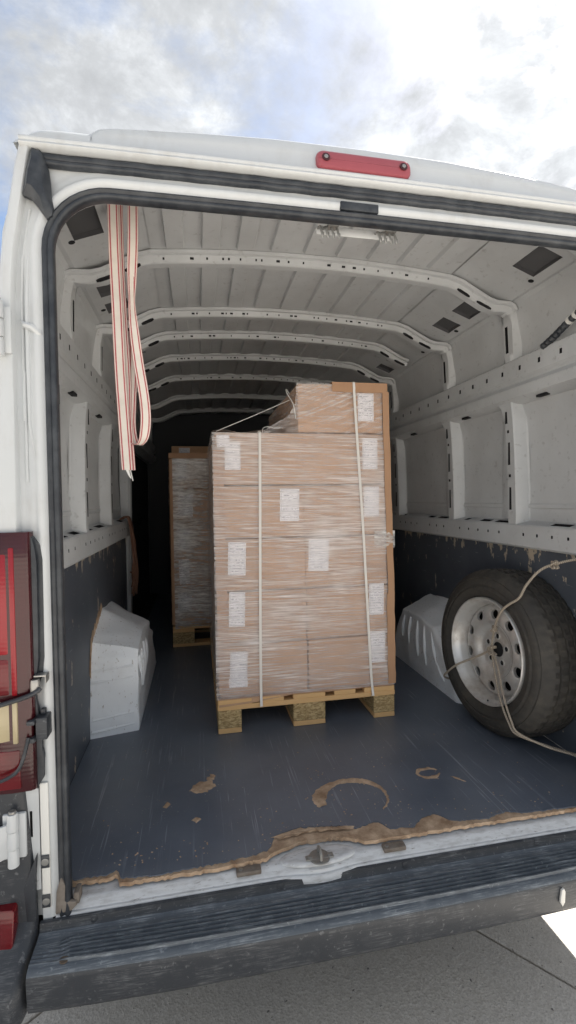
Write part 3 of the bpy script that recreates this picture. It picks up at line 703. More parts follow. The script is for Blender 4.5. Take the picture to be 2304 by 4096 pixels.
# high brake light
def stadium(cx, cz, hw, hh, r, n=6):
    P = []
    for (sx, sz, a0) in ((1, 1, 0), (-1, 1, 90), (-1, -1, 180), (1, -1, 270)):
        for i in range(n+1):
            a = R(a0+90*i/n); P.append((cx+sx*(hw-r)+r*math.cos(a), cz+sz*(hh-r)+r*math.sin(a)))
    return P
mb = MB(); rr = []
for k, (dy, sh) in enumerate(((.004, 0), (-.012, 0), (-.018, .003), (-.020, .008))):
    rr.append([(x, -.003+.15*(z-2.458)+dy, z) for x, z in stadium(-.008, 2.464, .134-sh, .0255-sh, .018)])
mb.loft(rr, closed=True, caps=True); bl = mb.build('brake_light', M_FADED, van, smooth=40)
for sx in (-.118, .102):
    st = MB(); disc(st, (sx, -.0235, 2.466), (0, -1, .15), .011, .002, 16); st.build('screw_recess', M_REDDARK, bl)
    st = MB(); disc(st, (sx, -.0255, 2.466), (0, -1, .15), .0055, .002, 10); st.build('screw', M_METAL, bl)
# white plate and two wire hooks under the header
st = MB(); st.box(-.125, .105, .062, .066, 2.312, 2.336); st.build('hook_plate', M_INNER, van, bevel=.002)
for hx in (-.094, .077):
    st = MB()
    for k in range(4):
        x = hx - .026 + k*.016
        st.tube(smooth_path([(x, .060, 2.326), (x+.001, .040, 2.320), (x+.003, .034, 2.306), (x+.006, .034, 2.290), (x+.009, .040, 2.304)], 4), .0032, 6)
    st.box(hx-.004, hx+.026, .028, .05, 2.319, 2.3265)
    st.build('wire_hook', M_STEEL, van, bevel=0)

# ---- inside: side walls --------------------------------------------
ribs = [.60, 1.13, 1.45, 1.86, 2.36, 3.02, 3.68]
for s in (-1, 1):
    yend = YF if s > 0 else 1.97
    # lower side board
    mb = MB(); mb.box(min(s*.931, s*.939), max(s*.931, s*.939), .10, yend, Z0+.001, 1.345)
    o = mb.build('side_board', M_LOWER, None); o.location = (0, 0, Z0); o.data.transform(Matrix.Translation((0, 0, -Z0))); o.parent = van
    # ledge: shelf with long slots, face with small round-ish holes
    mb = MB(); hs = []
    y = .30 if s > 0 else .34
    sl_ = ([(.30, .40), (.66, .76), (.80, .88), (.985, 1.02), (1.20, 1.30), (1.35, 1.42), (1.75, 1.85)] if s > 0 else [(.37, .52), (.60, .70), (.86, .92), (1.05, 1.20), (1.27, 1.37), (1.66, 1.78)])
    hs = [(a, b, .22, .70) for a, b in sl_]
    mb.panel([.13, yend], [0, 1], hs, lambda u, v, d: (X(s, lerp(.905, .962, v), 1.44), u, lerp(1.436, 1.452, v)-(d or 0)), .03)
    fh = [(y_, y_+.010, .52, .66) for y_ in [.20+.083*i for i in range(int((yend-.25)/.083))] if not any(abs(y_-r) < .02 for r in ribs)]
    mb.panel([.13, yend], [0, 1], fh, lambda u, v, d: (X(s, lerp(.900, .902, v)+(d or 0), 1.40), u, lerp(1.345, 1.430, v)), .02)
    mb.loft([[(X(s, .902, 1.43), y_, 1.430), (X(s, .905, 1.44), y_, 1.436)] for y_ in (.13, yend)])
    mb.loft([[(X(s, .900, 1.345), y_, 1.345), (X(s, .912, 1.335), y_, 1.336), (X(s, .945, 1.335), y_, 1.336)] for y_ in (.13, yend)])
    mb.build('ledge', [M_INNER, M_HOLE], van, smooth=30)
    # upper panel and low swage line
    mb = MB(); ys_ = [.13 + (yend-.13)*i/20 for i in range(21)]
    mb.loft([[(X(s, ax, z), y_, z) for ax, z in ((.962, 1.445), (.962, 1.505), (.957, 1.510), (.957, 1.522), (.962, 1.528), (.968, 1.72), (.962, 1.90), (.948, 1.97))] for y_ in ys_])
    mb.build('wall_panel', M_INNER, van, smooth=30)
    # upper rail
    mb = MB(); sec_ = [(.955, 1.962), (.918, 1.968), (.888, 1.985), (.886, 2.026), (.896, 2.038), (.908, 2.048), (.908, 2.056), (.893, 2.068)]
    mb.loft([[(X(s, ax, z), y_, z) for ax, z in sec_] for y_ in (.13, YF)])
    rh = [(y_, y_+.013, .35, .60) for y_ in [.30+.115*i for i in range(int((YF-.4)/.115))]]
    mb.panel([.13, YF], [0, 1], rh, lambda u, v, d: (X(s, .893+(d or 0), 2.1), u, lerp(2.068, 2.146, v)), .02)
    mb.loft([[(X(s, ax, z), y_, z) for ax, z in ((.893, 2.146), (.899, 2.152), (.935, 2.157))] for y_ in (.13, YF)])
    mb.build('wall_rail', [M_INNER, M_HOLE], van, smooth=30)
    # slots on the underside of the rail
    for yy in ([.40, .95, 1.55, 2.2] if s > 0 else [.62, .86, 1.10, 1.42]):
        mb = MB(); mb.box(min(X(s, .905, 1.98), X(s, .925, 1.98)), max(X(s, .905, 1.98), X(s, .925, 1.98)), yy, yy+.055, 1.9625, 1.9725)
        mb.build('rail_slot', M_HOLE, van, smooth=0)
    # upper wall above the rail
    mb = MB(); mb.loft([[(X(s, ax, z), y_, z) for ax, z in ((.935, 2.150), (.926, 2.25), (.909, 2.365), (.905, 2.38))] for y_ in (.13, YF)])
    mb.build('upper_panel', M_INNER, van, smooth=30)
    # cove with square openings
    mb = MB(); sq = [(.225, .375), (.70, .81), (.885, 1.0), (1.50, 1.60), (1.68, 1.77)] if s > 0 else [(.235, .395), (.72, .83), (.90, 1.0), (1.55, 1.66)]
    def cove(u, v, d): return (X(s, lerp(.870, .640, v), 2.4)+s*(d or 0)*.35, u, lerp(2.392, 2.478, v)+(d or 0))
    mb.panel([.13, YF], [0, 1], [(a, b, .16, .56) for a, b in sq], cove, .016)
    mb.loft([[(X(s, .905, 2.38), y_, 2.380), (X(s, .888, 2.39), y_, 2.394), (X(s, .870, 2.392), y_, 2.392)] for y_ in (.13, YF)])
    mb.loft([[(X(s, .640, 2.478), y_, 2.478), (X(s, .620, 2.48), y_, 2.486), (X(s, .60, 2.48), y_, 2.4855)] for y_ in (.13, YF)])
    mb.build('roof_cove', [M_INNER, M_CAVITY], van, smooth=30)
    for (yy, vv) in ((.40, .12), (.95, .1), (1.3, .12)):
        c = cove(yy, vv, 0); st = MB(); disc(st, c, (-s*.35, 0, -1), .011, .001, 12)
        st.build('cove_hole', M_HOLE, van)
    # posts of the upper panel: hat section with slots, forked head
    for y0, lean in (((.575, .02), (1.085, .02), (1.80, .02), (2.45, .02), (3.1, .02)) if s > 0 else ((.355, .02), (.735, .09), (1.30, .10))):
        mb = MB(); zs = [1.392, 1.46, 1.60, 1.78, 1.90, 1.96, 2.005, 2.03]
        rr = []
        for z in zs:
            k = max(0, (z-1.88)/.15); ya = y0 + lean*max(0, (z-1.5)/.5)**2; dd = .908 - .008*k
            w2 = 0
            rr.append([(X(s, .964, z), ya-.008, z), (X(s, .958, z), ya, z), (X(s, dd+.006, z), ya+.012, z), (X(s, dd, z), ya+.018, z), (X(s, dd, z), ya+.050+.03*k, z)])
        mb.loft(rr)
        rr2 = [[r[4], (r[4][0], r[0][1]+.008+.080+.085*max(0, (z-1.88)/.15)**2-.012, z), (X(s, .964, z), r[0][1]+.008+.080+.085*max(0, (z-1.88)/.15)**2, z)] for r, z in zip(rr, zs)]
        mb.loft(rr2); po = mb.build('wall_post', M_INNER, van, smooth=30)
        for za, zb in ((1.50, 1.60), (1.645, 1.658), (1.70, 1.80), (1.842, 1.855), (1.885, 1.955)):
            zm = (za+zb)/2; yc = y0+.052 + lean*max(0, (zm-1.5)/.5)**2 + .02*max(0, (zm-1.88)/.15); dd = .908-.008*max(0, (zm-1.88)/.15)
            bx = sorted((X(s, dd-.0012, zm), X(s, dd+.003, zm)))
            st = MB(); st.box(bx[0], bx[1], yc-.0065, yc+.0065, za, zb); st.build('post_slot', M_HOLE, po, smooth=0)
        st = MB(); disc(st, (X(s, .900, 2.0), y0+.100+lean, 2.014), (-s, 0, 0), .017, .001, 14); st.build('post_slot', M_HOLE, po, smooth=0)
        mb = MB(); mb.box(min(X(s, .957, 1.7), X(s, .9625, 1.7)), max(X(s, .957, 1.7), X(s, .9625, 1.7)), y0+.125, y0+.175, 1.455, 1.95); mb.build('stiffener', M_INNER, van, bevel=.002)
    # posts above the rail, standing under the ribs
    for yr in [r for r in ribs if abs(r-1.45) > .01 and (s > 0 or True)]:
        mb = MB()
        def pf(u, v, d): return (X(s, interp([(2.15, .898), (2.30, .893), (2.362, .884)], v)+(d or 0), v), u, v)
        mb.panel([yr-.018, yr+.045], [2.15, 2.20, 2.25, 2.30, 2.362], [(yr+.012, yr+.030, 2.19, 2.305)], pf, .02)
        mb.loft([[(X(s, .930, z), yr-.034, z), (X(s, .922, z), yr-.026, z), (pf(0, z, 0)[0], yr-.018, z)] for z in (2.15, 2.25, 2.30, 2.362)])
        mb.loft([[(pf(0, z, 0)[0], yr+.045, z), (X(s, .930, z), yr+.060, z)] for z in (2.15, 2.25, 2.30, 2.362)])
        mb.build('upper_post', [M_INNER, M_HOLE], van, smooth=30)

st = MB(); st.tube(smooth_path([(.86, .10, 2.235), (.862, .17, 2.215), (.866, .25, 2.19), (.875, .33, 2.165), (.885, .40, 2.150)], 30), lambda t: .0125+.0016*math.sin(t*420), 10); cdt = st.build('wiring_conduit', M_RUBBER, van)
for y_, z_ in ((.205, 2.205), (.235, 2.196)):
    st = MB(); st.tube([(.8640, y_, z_), (.8655, y_+.012, z_-.004)], .0155, 10); st.build('tape_wrap', M_WHITE, cdt)

# ---- ceiling ---------------------------------------------------------
def cz(x): return 2.513 - .030*(x/.6)**2
bays = [.07] + ribs + [YF]
pad_w, pitch = .070, .128
for a, b in zip(bays[:-1], bays[1:]):
    mb = MB(); a2 = a; b2 = b
    xs_ = [-.60+.05*i for i in range(25)]
    mb.loft([[(x-.02, a2, cz(x)) for x in xs_], [(x-.02, b2, cz(x)) for x in xs_]])
    for k in range(-4, 5):                    # pressed stiffening pads running fore and aft
        xc = k*pitch - .02; ya, yb = a+.055 if a > .1 else a+.03, b-.065
        if abs(xc) > .56 or yb-ya < .08: continue
        h = .016
        o_ = [(xc-pad_w/2, ya), (xc+pad_w/2, ya), (xc+pad_w/2, yb), (xc-pad_w/2, yb)]; i_ = [(xc-pad_w/2+.005, ya+.010), (xc+pad_w/2-.005, ya+.010), (xc+pad_w/2-.005, yb-.010), (xc-pad_w/2+.005, yb-.010)]
        V = [(x, y, cz(x+.02)+.001) for x, y in o_] + [(x, y, cz(x+.02)-h) for x, y in i_]
        mb.add(V, [(0, 1, 5, 4), (1, 2, 6, 5), (2, 3, 7, 6), (3, 0, 4, 7), (4, 5, 6, 7)])
    mb.build('ceiling_panel', M_INNER, van, smooth=20)
ribpath = [(-.902, 2.352), (-.893, 2.372), (-.875, 2.380), (-.815, 2.381), (-.775, 2.392), (-.69, 2.436), (-.655, 2.455), (-.615, 2.467)]
ribpath = ribpath + [(-.6+.1*i, cz(-.6+.1*i)-.012) for i in range(0, 13)] + [(-x, z) for x, z in ribpath[::-1]]
for yr in ribs:
    mb = MB(); rings = []; short = abs(yr-1.45) < .01
    P = [Vector((x-.020, 0, z)) for x, z in ribpath]
    if short: P = P[3:-3]
    for i, p in enumerate(P):
        t = (P[min(i+1, len(P)-1)]-P[max(i-1, 0)]).normalized(); nrm = Vector((t.z, 0, -t.x))   # inward (down)
        if nrm.z > 0: nrm = -nrm
        rings.append([p+Vector((0, yr+dy, 0))+nrm*dn_ for dy, dn_ in ((-.044, -.010), (-.042, .002), (-.028, .004), (-.022, .024), (-.016, .028), (.016, .028), (.024, .022), (.028, .004), (.044, .002), (.046, -.010))])
    mb.loft(rings); rb = mb.build('roof_rib', M_INNER, van, smooth=30)
    r_ = random.Random(int(yr*100))
    if yr > 2.5: continue
    x = -.56
    while x < .56:                              # punched holes on the rear flank
        wv = r_.choice((.006, .007, .014)); z = cz(x)-.012-.014
        st = MB(); st.box(x-.02, x-.02+wv, yr-.0262, yr-.0235, z-.004, z+.004); st.build('rib_hole', M_HOLE, rb, smooth=0); x += r_.choice((.045, .06, .10, .022))
    for s in (-1, 1):                           # long slots where the rib turns down
        for (xa, za, xb, zb) in ((.640, 2.434, .695, 2.406), (.730, 2.388, .795, 2.361)):
            st = MB(); st.tube([(s*xa-.02, yr-.0235, za), (s*lerp(xa, xb, .2)-.02, yr-.0235, lerp(za, zb, .2)), (s*lerp(xa, xb, .8)-.02, yr-.0235, lerp(za, zb, .8)), (s*xb-.02, yr-.0235, zb)], lambda t:   .0145 if .2 < t < .8 else .009, 10, flat=.35); st.build('rib_slot', M_HOLE, rb)

# ---- front end and sliding door --------------------------------------
mb = MB(); mb.box(-.98, .98, YF, YF+.02, Z0-.02, 2.515); mb.build('bulkhead', M_TRIMSHADE, van)  # dark colour paints in the deep shade at the bay's far end
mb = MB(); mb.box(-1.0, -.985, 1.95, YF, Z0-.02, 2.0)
sd = mb.build('sliding_door', M_TRIMSHADE, van)
for (y_, z_, r_) in [(2.25, 1.2+.16*i, .045) for i in range(5)]:
    st = MB(); disc(st, (-.986, y_, z_), (1, 0, 0), r_, .012, 18); st.build('door_pressing', M_TRIMSHADE, sd)
st = MB(); st.box(-.984, -.962, 2.05, 2.12, .7, 1.95); st.box(-.984, -.962, 2.6, 3.5, 1.30, 1.38); st.build('door_stiffener', M_TRIMSHADE, sd, bevel=.004)
st = MB(); st.tube(smooth_path([(-.955, 2.35, 1.72), (-.95, 2.36, 1.45), (-.952, 2.35, 1.2), (-.95, 2.36, 1.0)], 6), .008, 8, flat=.4); st.build('door_strap', mat('dark_blue_strap', (.05, .06, .09), .8), sd)
mb = MB(); mb.loft([[(-.962, 1.955, z), (-.905-.01*k, 1.950, z), (-.890-.01*k, 1.962, z), (-.886-.01*k, 2.0, z), (-.92, 2.02, z), (-.985, 2.03, z)] for z, k in ((Z0, 3), (.8, 2.2), (1.2, 1), (1.44, 1), (1.6, .8), (1.97, 0.5))])
mb.build('door_post', M_INNER, van, smooth=40)
mb = MB(); mb.box(-.985, -.90, 2.0, YF, Z0-.012, Z0+.012); mb.build('step_edge', M_TRIMSHADE, van)

# ---- wheel arches ------------------------------------------------------
def arch(s, inner, wall, xi, xw, flutes):
    mb = MB()
    P = [Vector((s*xw, y, z)) for y, z in wall]; Q = [Vector((s*xi, y, z)) for y, z in inner]
    Qs = [Vector((s*(xi-.012), q.y, q.z)) for q in Q]
    mb.loft([P, Q]); c = Vector((s*(xi-.003), sum(q.y for q in Q)/len(Q), Z0))
    c0 = [Vector((s*xi, q.y, Z0)) for q in Q]
    mb.loft([Q, [q.lerp(c_, .5) for q, c_ in zip(Q, c0)], c0])
    o = mb.build('wheel_arch', M_ARCH, van, bevel=.026, seg=4, smooth=0)
    bm = bmesh.new(); bm.from_mesh(o.data)
    for _ in range(3):
        lg = [e for e in bm.edges if e.calc_length() > .022]
        if lg: bmesh.ops.subdivide_edges(bm, edges=lg, cuts=1, use_grid_fill=True)
    bmesh.ops.triangulate(bm, faces=bm.faces)
    from mathutils import noise as mn
    for v in bm.verts:
        p = v.co; k = min(1, max(0, (p.z-Z0)/.05)); d = mn.noise(p*8)*.010 + mn.noise(p*22+Vector((3, 1, 2)))*.0035
        v.co += v.normal*d*k
    bm.to_mesh(o.data); bm.free(); o.data.shade_smooth(); o.data.set_sharp_from_angle(angle=R(75))
    for (ya, za, yb, zb, r_) in flutes:
        st = MB(); st.tube(smooth_path([(s*(xi+.001), ya, za), (s*(xi-.002), lerp(ya, yb, .5)+.008, lerp(za, zb, .5)), (s*(xi+.001), yb, zb)], 6), lambda t, r_=r_: r_*(.5+.5*math.sin(math.pi*min(1, max(0, t)))), 10, flat=.8)
        st.build('flute', M_ARCH, o)
    return o
aL = arch(-1, [(.868, Z0), (.870, .66), (.876, .78), (.884, .865), (.905, .905), (1.10, .945), (1.30, .925), (1.55, .80), (1.75, Z0)],
          [(.825, Z0), (.835, .66), (.848, .78), (.862, .90), (.890, .960), (1.13, 1.055), (1.40, 1.03), (1.65, .86), (1.82, Z0)], .738, .945,
     [(.93, .87, .96, .72, .012), (1.0, .88, 1.02, .70, .014), (1.08, .89, 1.10, .72, .014), (1.17, .88, 1.19, .74, .012)])
for (z0, z1, off) in ((.590, .606, .004), (.640, .650, .003), (.795, .803, .0035), (.842, .850, .003)):   # pressed lines across the rear face
    st = MB(); st.tube([(-.925, interp([(Z0, .825), (.66, .835), (.78, .848), (.90, .862)], z0)+.001, z0-.006), (-.84, interp([(Z0, .845), (.9, .873)], z0), z0), (-.760, interp([(Z0, .866), (.9, .880)], z0)+.001, z0+.004)], lambda t: .006, 8); st.build('crease', M_ARCH, aL)
aR = arch(1, [(.800, Z0), (.835, .64), (.925, .745), (1.04, .865), (1.20, .895), (1.42, .885), (1.52, .74), (1.57, Z0)],
          [(.775, Z0), (.82, .68), (.90, .82), (1.02, .93), (1.2, .985), (1.42, .975), (1.62, .80), (1.72, Z0)], .748, .945,
     [(1.06, .84, .99, .66, .012), (1.14, .85, 1.12, .64, .013), (1.22, .86, 1.22, .66, .013), (1.31, .86, 1.33, .70, .013), (1.39, .85, 1.42, .72, .012), (1.0, .70, .93, .62, .010)])
st = MB(); r_ = random.Random(2); d = []
for i in range(28):
    t = i/27; y = lerp(.845, 1.12, t); z = interp([(.845, .80), (.862, .90), (.890, .965), (1.13, 1.06)], y)+.012; d.append((-.9295, y-.012+r_.uniform(-.006, .006), z+r_.uniform(-.006, .016)))
st.loft([d, [(-.9265, y+.012, z-.02) for _, y, z in d], [(-.9305, y+.03, z-.05) for _, y, z in d]]); st.build('torn_edge', M_FIBRE, van)

# road wheels (below the shell; one mesh shared) and the loose spare wheel ----
def tyre_mesh(n=200):
    prof_ = [(.222, .026), (.228, .012), (.245, .002), (.262, -.003), (.270, -.001), (.273, .0015), (.277, -.001), (.290, .000), (.303, .006), (.306, .0085), (.310, .007), (.322, .016), (.332, .026), (.338, .034)]
    tr = [(.3415, .040), (.3435, .056), (.335, .058), (.335, .064), (.3445, .066), (.3455, .094), (.336, .096), (.336, .103), (.3458, .105), (.3458, .130), (.336, .132), (.336, .139), (.3448, .141), (.3440, .164), (.335, .166), (.335, .172), (.3430, .174), (.3405, .190)]
    back = [(r, .230-d) for r, d in prof_[::-1]]
    P = prof_ + tr + back
    mb = MB(); rings = []
    for i, (r, d) in enumerate(P):
        ring_ = []
        lat = (r > .339) or (.328 < r < .339 and (d < .04 or d > .185))
        for k in range(n):
            rr = r
            skew = int(round((d-.115)*90))
            if lat and ((k+skew) % 4) == 0: rr = r-.0052
            ring_.append((rr*math.cos(2*math.pi*k/n), d, rr*math.sin(2*math.pi*k/n)))
        rings.append(ring_)
    mb.loft(rings, closed=True); return mb
tyre_o = tyre_mesh()
spare = bpy.data.objects.new('spare_wheel', None); COL.objects.link(spare)
tag(spare, 'dusty spare tyre on a silver steel rim leaning against the right side board', 'spare wheel')
a_, t_ = .085, .052
nx = Vector((-math.cos(a_)*math.cos(t_), -math.sin(a_)*math.cos(t_), math.sin(t_)))         # outward normal of the wheel's face
e1 = Vector((-nx.y, nx.x, 0)).normalized(); e2 = nx.cross(e1)
if e2.z < 0: e1, e2 = -e1, -e2
C0 = Vector((.712, .545, Z0+.3455))
SM = Matrix(((e1.x, -nx.x, e2.x, C0.x), (e1.y, -nx.y, e2.y, C0.y), (e1.z, -nx.z, e2.z, C0.z), (0, 0, 0, 1)))
spare.matrix_world = SM
to = tyre_o.build('tyre', M_TYRE, spare, smooth=28); tm = to.data
rm = MB()
rm.lathe([(.224, .018), (.224, .004), (.221, .001), (.217, .002), (.214, .010), (.211, .020), (.205, .026), (.200, .040), (.196, .058), (.192, .070), (.192, .16), (.205, .20)], 72)
nh = 10; dep = lambda r: interp([(.050, .078), (.072, .074), (.088, .073), (.096, .066), (.104, .058), (.116, .050), (.135, .046), (.155, .047), (.172, .054), (.184, .064), (.193, .074)], r)
rm.lathe([(.184, .064), (.188, .068), (.193, .074)], 72)
rm.lathe([(.030, .080), (.034, .076), (.048, .074), (.060, .073), (.072, .073), (.086, .072), (.092, .069), (.098, .062), (.104, .056), (.112, .051), (.120, .048)], 72)
for i in range(nh):
    a0, a1 = 2*math.pi*i/nh, 2*math.pi*(i+1)/nh; am = (a0+a1)/2; r0, r1 = .120, .184; rc_ = .153; hr = .0215
    def PT(r, a, d=0): return Vector((r*math.cos(a), dep(r)+d, r*math.sin(a)))
    outer = []
    for k in range(6): outer.append((lerp(r0, r1, k/6), a1))
    for k in range(6): outer.append((r1, lerp(a1, a0, k/6)))
    for k in range(6): outer.append((lerp(r1, r0, k/6), a0))
    for k in range(6): outer.append((r0, lerp(a0, a1, k/6)))
    hole = []
    for (r, a) in outer:
        dx, dy_ = (r-rc_), (a-am)*rc_; th = math.atan2(dy_, dx); hole.append((rc_+hr*math.cos(th)*.95, am+hr*math.sin(th)/rc_))
    rm.loft([[PT(r, a) for r, a in outer], [PT(r, a, .0) for r, a in [(lerp(o_[0], h_[0], .75), lerp(o_[1], h_[1], .75)) for o_, h_ in zip(outer, hole)]], [PT(r, a, .003) for r, a in hole], [PT(r, a, .016) for r, a in hole]], closed=True)
ro = rm.build('rim', M_RIM, spare, smooth=50)
q = MB(); disc(q, (0, .105, 0), (0, -1, 0), .19, .004, 40); q.build('rim_back', M_UNDER, spare)
for k in range(5):
    a = 2*math.pi*k/5+.3; q = MB(); disc(q, (.058*math.cos(a), .0735, .058*math.sin(a)), (0, -1, 0), .010, .0012, 14, mi=0); lo = q.build('lug_hole', M_HOLE, ro)
    q = MB(); q.lathe([(.0095, .0738), (.011, .0705), (.0145, .0715), (.016, .0738)], 16); o = q.build('lug_seat', M_RIM, ro); o.location = (.058*math.cos(a), 0, .058*math.sin(a))
q = MB(); disc(q, (0, .0795, 0), (0, -1, 0), .031, .001, 24); q.build('centre_bore', M_HOLE, ro)
q = MB(); q.tube([(.02, .02, -.208), (.03, .012, -.204)], .004, 6); q.build('valve', M_RUBBER, spare)
for (x_, y_) in ((-.86, 1.33), (.86, 1.33), (-.86, 5.05), (.86, 5.05)):
    g = bpy.data.objects.new('road_wheel', tm); COL.objects.link(g); g.parent = van
    sg = -1 if x_ < 0 else 1
    g.matrix_local = Matrix.Translation((x_+sg*.14, y_, .345)) @ Matrix.Rotation(R(90*sg), 4, 'Z')

# rope lashing the spare wheel -----------------------------------------
def W(r, ang, d=-.012):            # point on the wheel face: radius, clock angle (deg, 0 = up, + = to the rear), distance before the face
    a = R(ang); return SM @ Vector((r*math.sin(a)*(1 if e1.y < 0 else -1), d, r*math.cos(a)))
rope = thing('rope', 'beige twisted rope lashing the spare wheel to the side wall', 'rope')
hubp = W(.0, 0, .045)
q = MB(); q.tube(smooth_path([(.915, .20, 1.335), (.86, .25, 1.318), (.80, .30, 1.285), (.755, .325, 1.225), W(.330, 37, -.004), W(.275, 34, -.012), W(.224, 30, -.008), W(.15, 24, .012), W(.06, 12, .038), hubp], 7), .0047, 8); q.build('rope_strand', M_ROPE, rope)
q = MB(); q.tube(smooth_path([hubp, W(.10, 235, .030), W(.20, 235, .0), W(.27, 233, -.010), W(.325, 232, -.004), W(.352, 231, .03), W(.353, 230, .08)], 7), .0047, 8); q.build('rope_strand', M_ROPE, rope)
for k, (dA, dB) in enumerate(((0, 0), (10, .012))):
    q = MB(); q.tube(smooth_path([hubp, W(.08, 150-dA*1.8, .030), W(.16, 146-dA*.9, .010), W(.222, 143-dA*.6, -.006), W(.29, 141-dA*.35, -.014), W(.335, 139-dA*.2, -.010), (.775, .268-dB, .635), (.85, .245-dB, .612), (.925, .225-dB, .590)], 7), .0042, 8); q.build('rope_strand', M_ROPE, rope)
for c, rr, nm in ((hubp, .016, 1), (Vector((.83, .275, 1.303)), .013, 2), (W(.10, 15, .032), .011, 3)):
    q = MB(); ph = [Vector(c)+Vector((rr*math.sin(i*1.3)*.8, rr*math.cos(i*1.9+nm)*.9, rr*math.sin(i*.9+nm))) for i in range(14)]; q.tube(smooth_path(ph, 4), .0044, 7); q.build('rope_knot', M_ROPE, rope)

# ------------------------------------------------------------------ pallets
def pallet(name, label, cx, cy, rot, group):
    p = thing(name, label, 'pallet', group, (cx, cy, Z0)); p.rotation_euler = (0, 0, rot)
    def bd(nm, x0, x1, y0, y1, z0, z1, m_, bv=.002):
        q = MB(); q.box(x0, x1, y0, y1, z0, z1); return q.build(nm, m_, p, bevel=bv, seg=1)
    z = .001
    for x0, x1 in ((-.40, -.30), (-.0725, .0725), (.30, .40)): bd('bottom_board', x0, x1, -.6, .6, z, z+.021, M_WOOD)
    for x0, x1 in ((-.40, -.30), (-.0725, .0725), (.30, .40)):
        for y0, y1 in ((-.6, -.455), (-.0725, .0725), (.455, .6)): bd('block', x0, x1, y0, y1, z+.0213, z+.099, M_CHIP, .003)
    for y0, y1 in ((-.6, -.455), (-.0725, .0725), (.455, .6)): bd('stringer_board', -.402, .402, y0, y1, z+.0993, z+.121, M_WOOD)
    for x0, x1 in ((-.40, -.255), (-.214, -.114), (-.0725, .0725), (.114, .214), (.255, .40)): bd('deck_board', x0, x1, -.6, .6, z+.1213, z+.143, M_WOOD)
    return p
pallet('wooden_pallet', 'wooden pallet with chipboard blocks under the near carton stack', 0, 1.35, 0, 'wooden pallets under the carton stacks')
pallet('wooden_pallet', 'wooden pallet in the dark under the far carton stack', -.05, 2.42, R(90), 'wooden pallets under the carton stacks')
ZP = Z0 + .144

def label_sheet(parent, x0, x1, z0, z1, y, tilt=0.0):
    q = MB(); cx, cz_ = (x0+x1)/2, (z0+z1)/2; mx = Matrix.Translation((cx, y, cz_)) @ Matrix.Rotation(tilt, 4, 'Y')
    hw_, hz = (x1-x0)/2, (z1-z0)/2
    P = [mx @ Vector(v) for v in ((-hw_, 0, -hz), (hw_, 0, -hz), (hw_, 0, hz), (-hw_, 0, hz))]
    B = [v+Vector((0, .0008, 0)) for v in P]
    q.add(P+B, [(0, 1, 2, 3), (7, 6, 5, 4), (0, 4, 5, 1), (1, 5, 6, 2), (2, 6, 7, 3), (3, 7, 4, 0)], 0, [((0, 0), (1, 0), (1, 1), (0, 1))]+[[(.02, .5)]*4]*5)
    return move(q.build('label_sheet', M_PAPER, None, smooth=0, fix=False), parent)
# cartons of the near stack
ROW = .2285; YFR = .768
def carton(x0, x1, y0, y1, z0, z1, label, group, flap=True):
    c = thing('carton', label, 'carton', group, ((x0+x1)/2, (y0+y1)/2, z0))
    q = MB(); q.box(x0+.001, x1-.001, y0, y1, z0+.003, z1-.003); 
    bm_ = q
    move(bm_.build('carton_body', M_CARD, None, bevel=.004, seg=2), c); return c
rowname = ['bottom', 'second lowest', 'middle', 'second highest', 'fifth']
G1 = 'cartons of the near pallet stack'
near = {}
rj = random.Random(11)
ords = ['bottom row', 'second row from the bottom', 'third row from the bottom', 'fourth row from the bottom', 'fifth row from the bottom']
for r_i in range(5):
    for c_i in range(2):
        j = rj.uniform(-.003, .003); lean_ = -.005*r_i
        x0 = (-.388, .0015)[c_i]+lean_*(.3 if c_i == 0 else .8)+j*.3; x1 = x0+(.386, .384)[c_i]
        lab = 'brown carton in the %s of the near stack, %s column' % (ords[r_i], ('left', 'right')[c_i])
        near[(r_i, c_i)] = carton(x0, x1, YFR+rj.uniform(-.002, .003), 1.93, ZP+.004+ROW*r_i, ZP+.004+ROW*(r_i+1), lab, G1)
topc = carton(-.033, .360, YFR-.002, 1.60, ZP+.004+ROW*5, ZP+.004+ROW*6-.012, 'single brown carton standing highest, on top of the near stack', G1)
near[(5, 1)] = topc
def px2(x0, y0, x1, y1):         # measured extents on the stack's front (metres)
    return x0, y0, x1, y1
LY = YFR-.0045
LB = {(4, 0): [(-.352, -.286, 1.688, 1.808, 0)], (3, 0): [(-.117, -.032, 1.464, 1.606, .02)], (2, 0): [(-.345, -.270, 1.236, 1.380, .03)], (2, 1): [(.008, .099, 1.240, 1.383, .03)],
      (1, 0): [(-.345, -.277, 1.015, 1.165, .03)], (0, 0): [(-.345, -.271, .760, .905, .03), ],
      (5, 1): [(.242, .316, 1.905, 2.030, .0)], (4, 1): [(.262, .332, 1.690, 1.830, .0)], (3, 1): [(.266, .338, 1.477, 1.612, .0)], (1, 1): [(.287, .357, 1.030, 1.172, .02)], (0, 1): [(.288, .362, .810, .954, .02)]}
for k, L_ in LB.items():
    for (x0, x1, z0, z1, tt) in L_: label_sheet(near[k], x0, x1, z0, z1, LY, tt)
label_sheet(near[(4, 0)], -.385, -.331, 1.785, 1.836, YFR-.0095, -.05)
label_sheet(near[(0, 0)], -.372, -.271, .752, .790, YFR-.0055, 0.03)
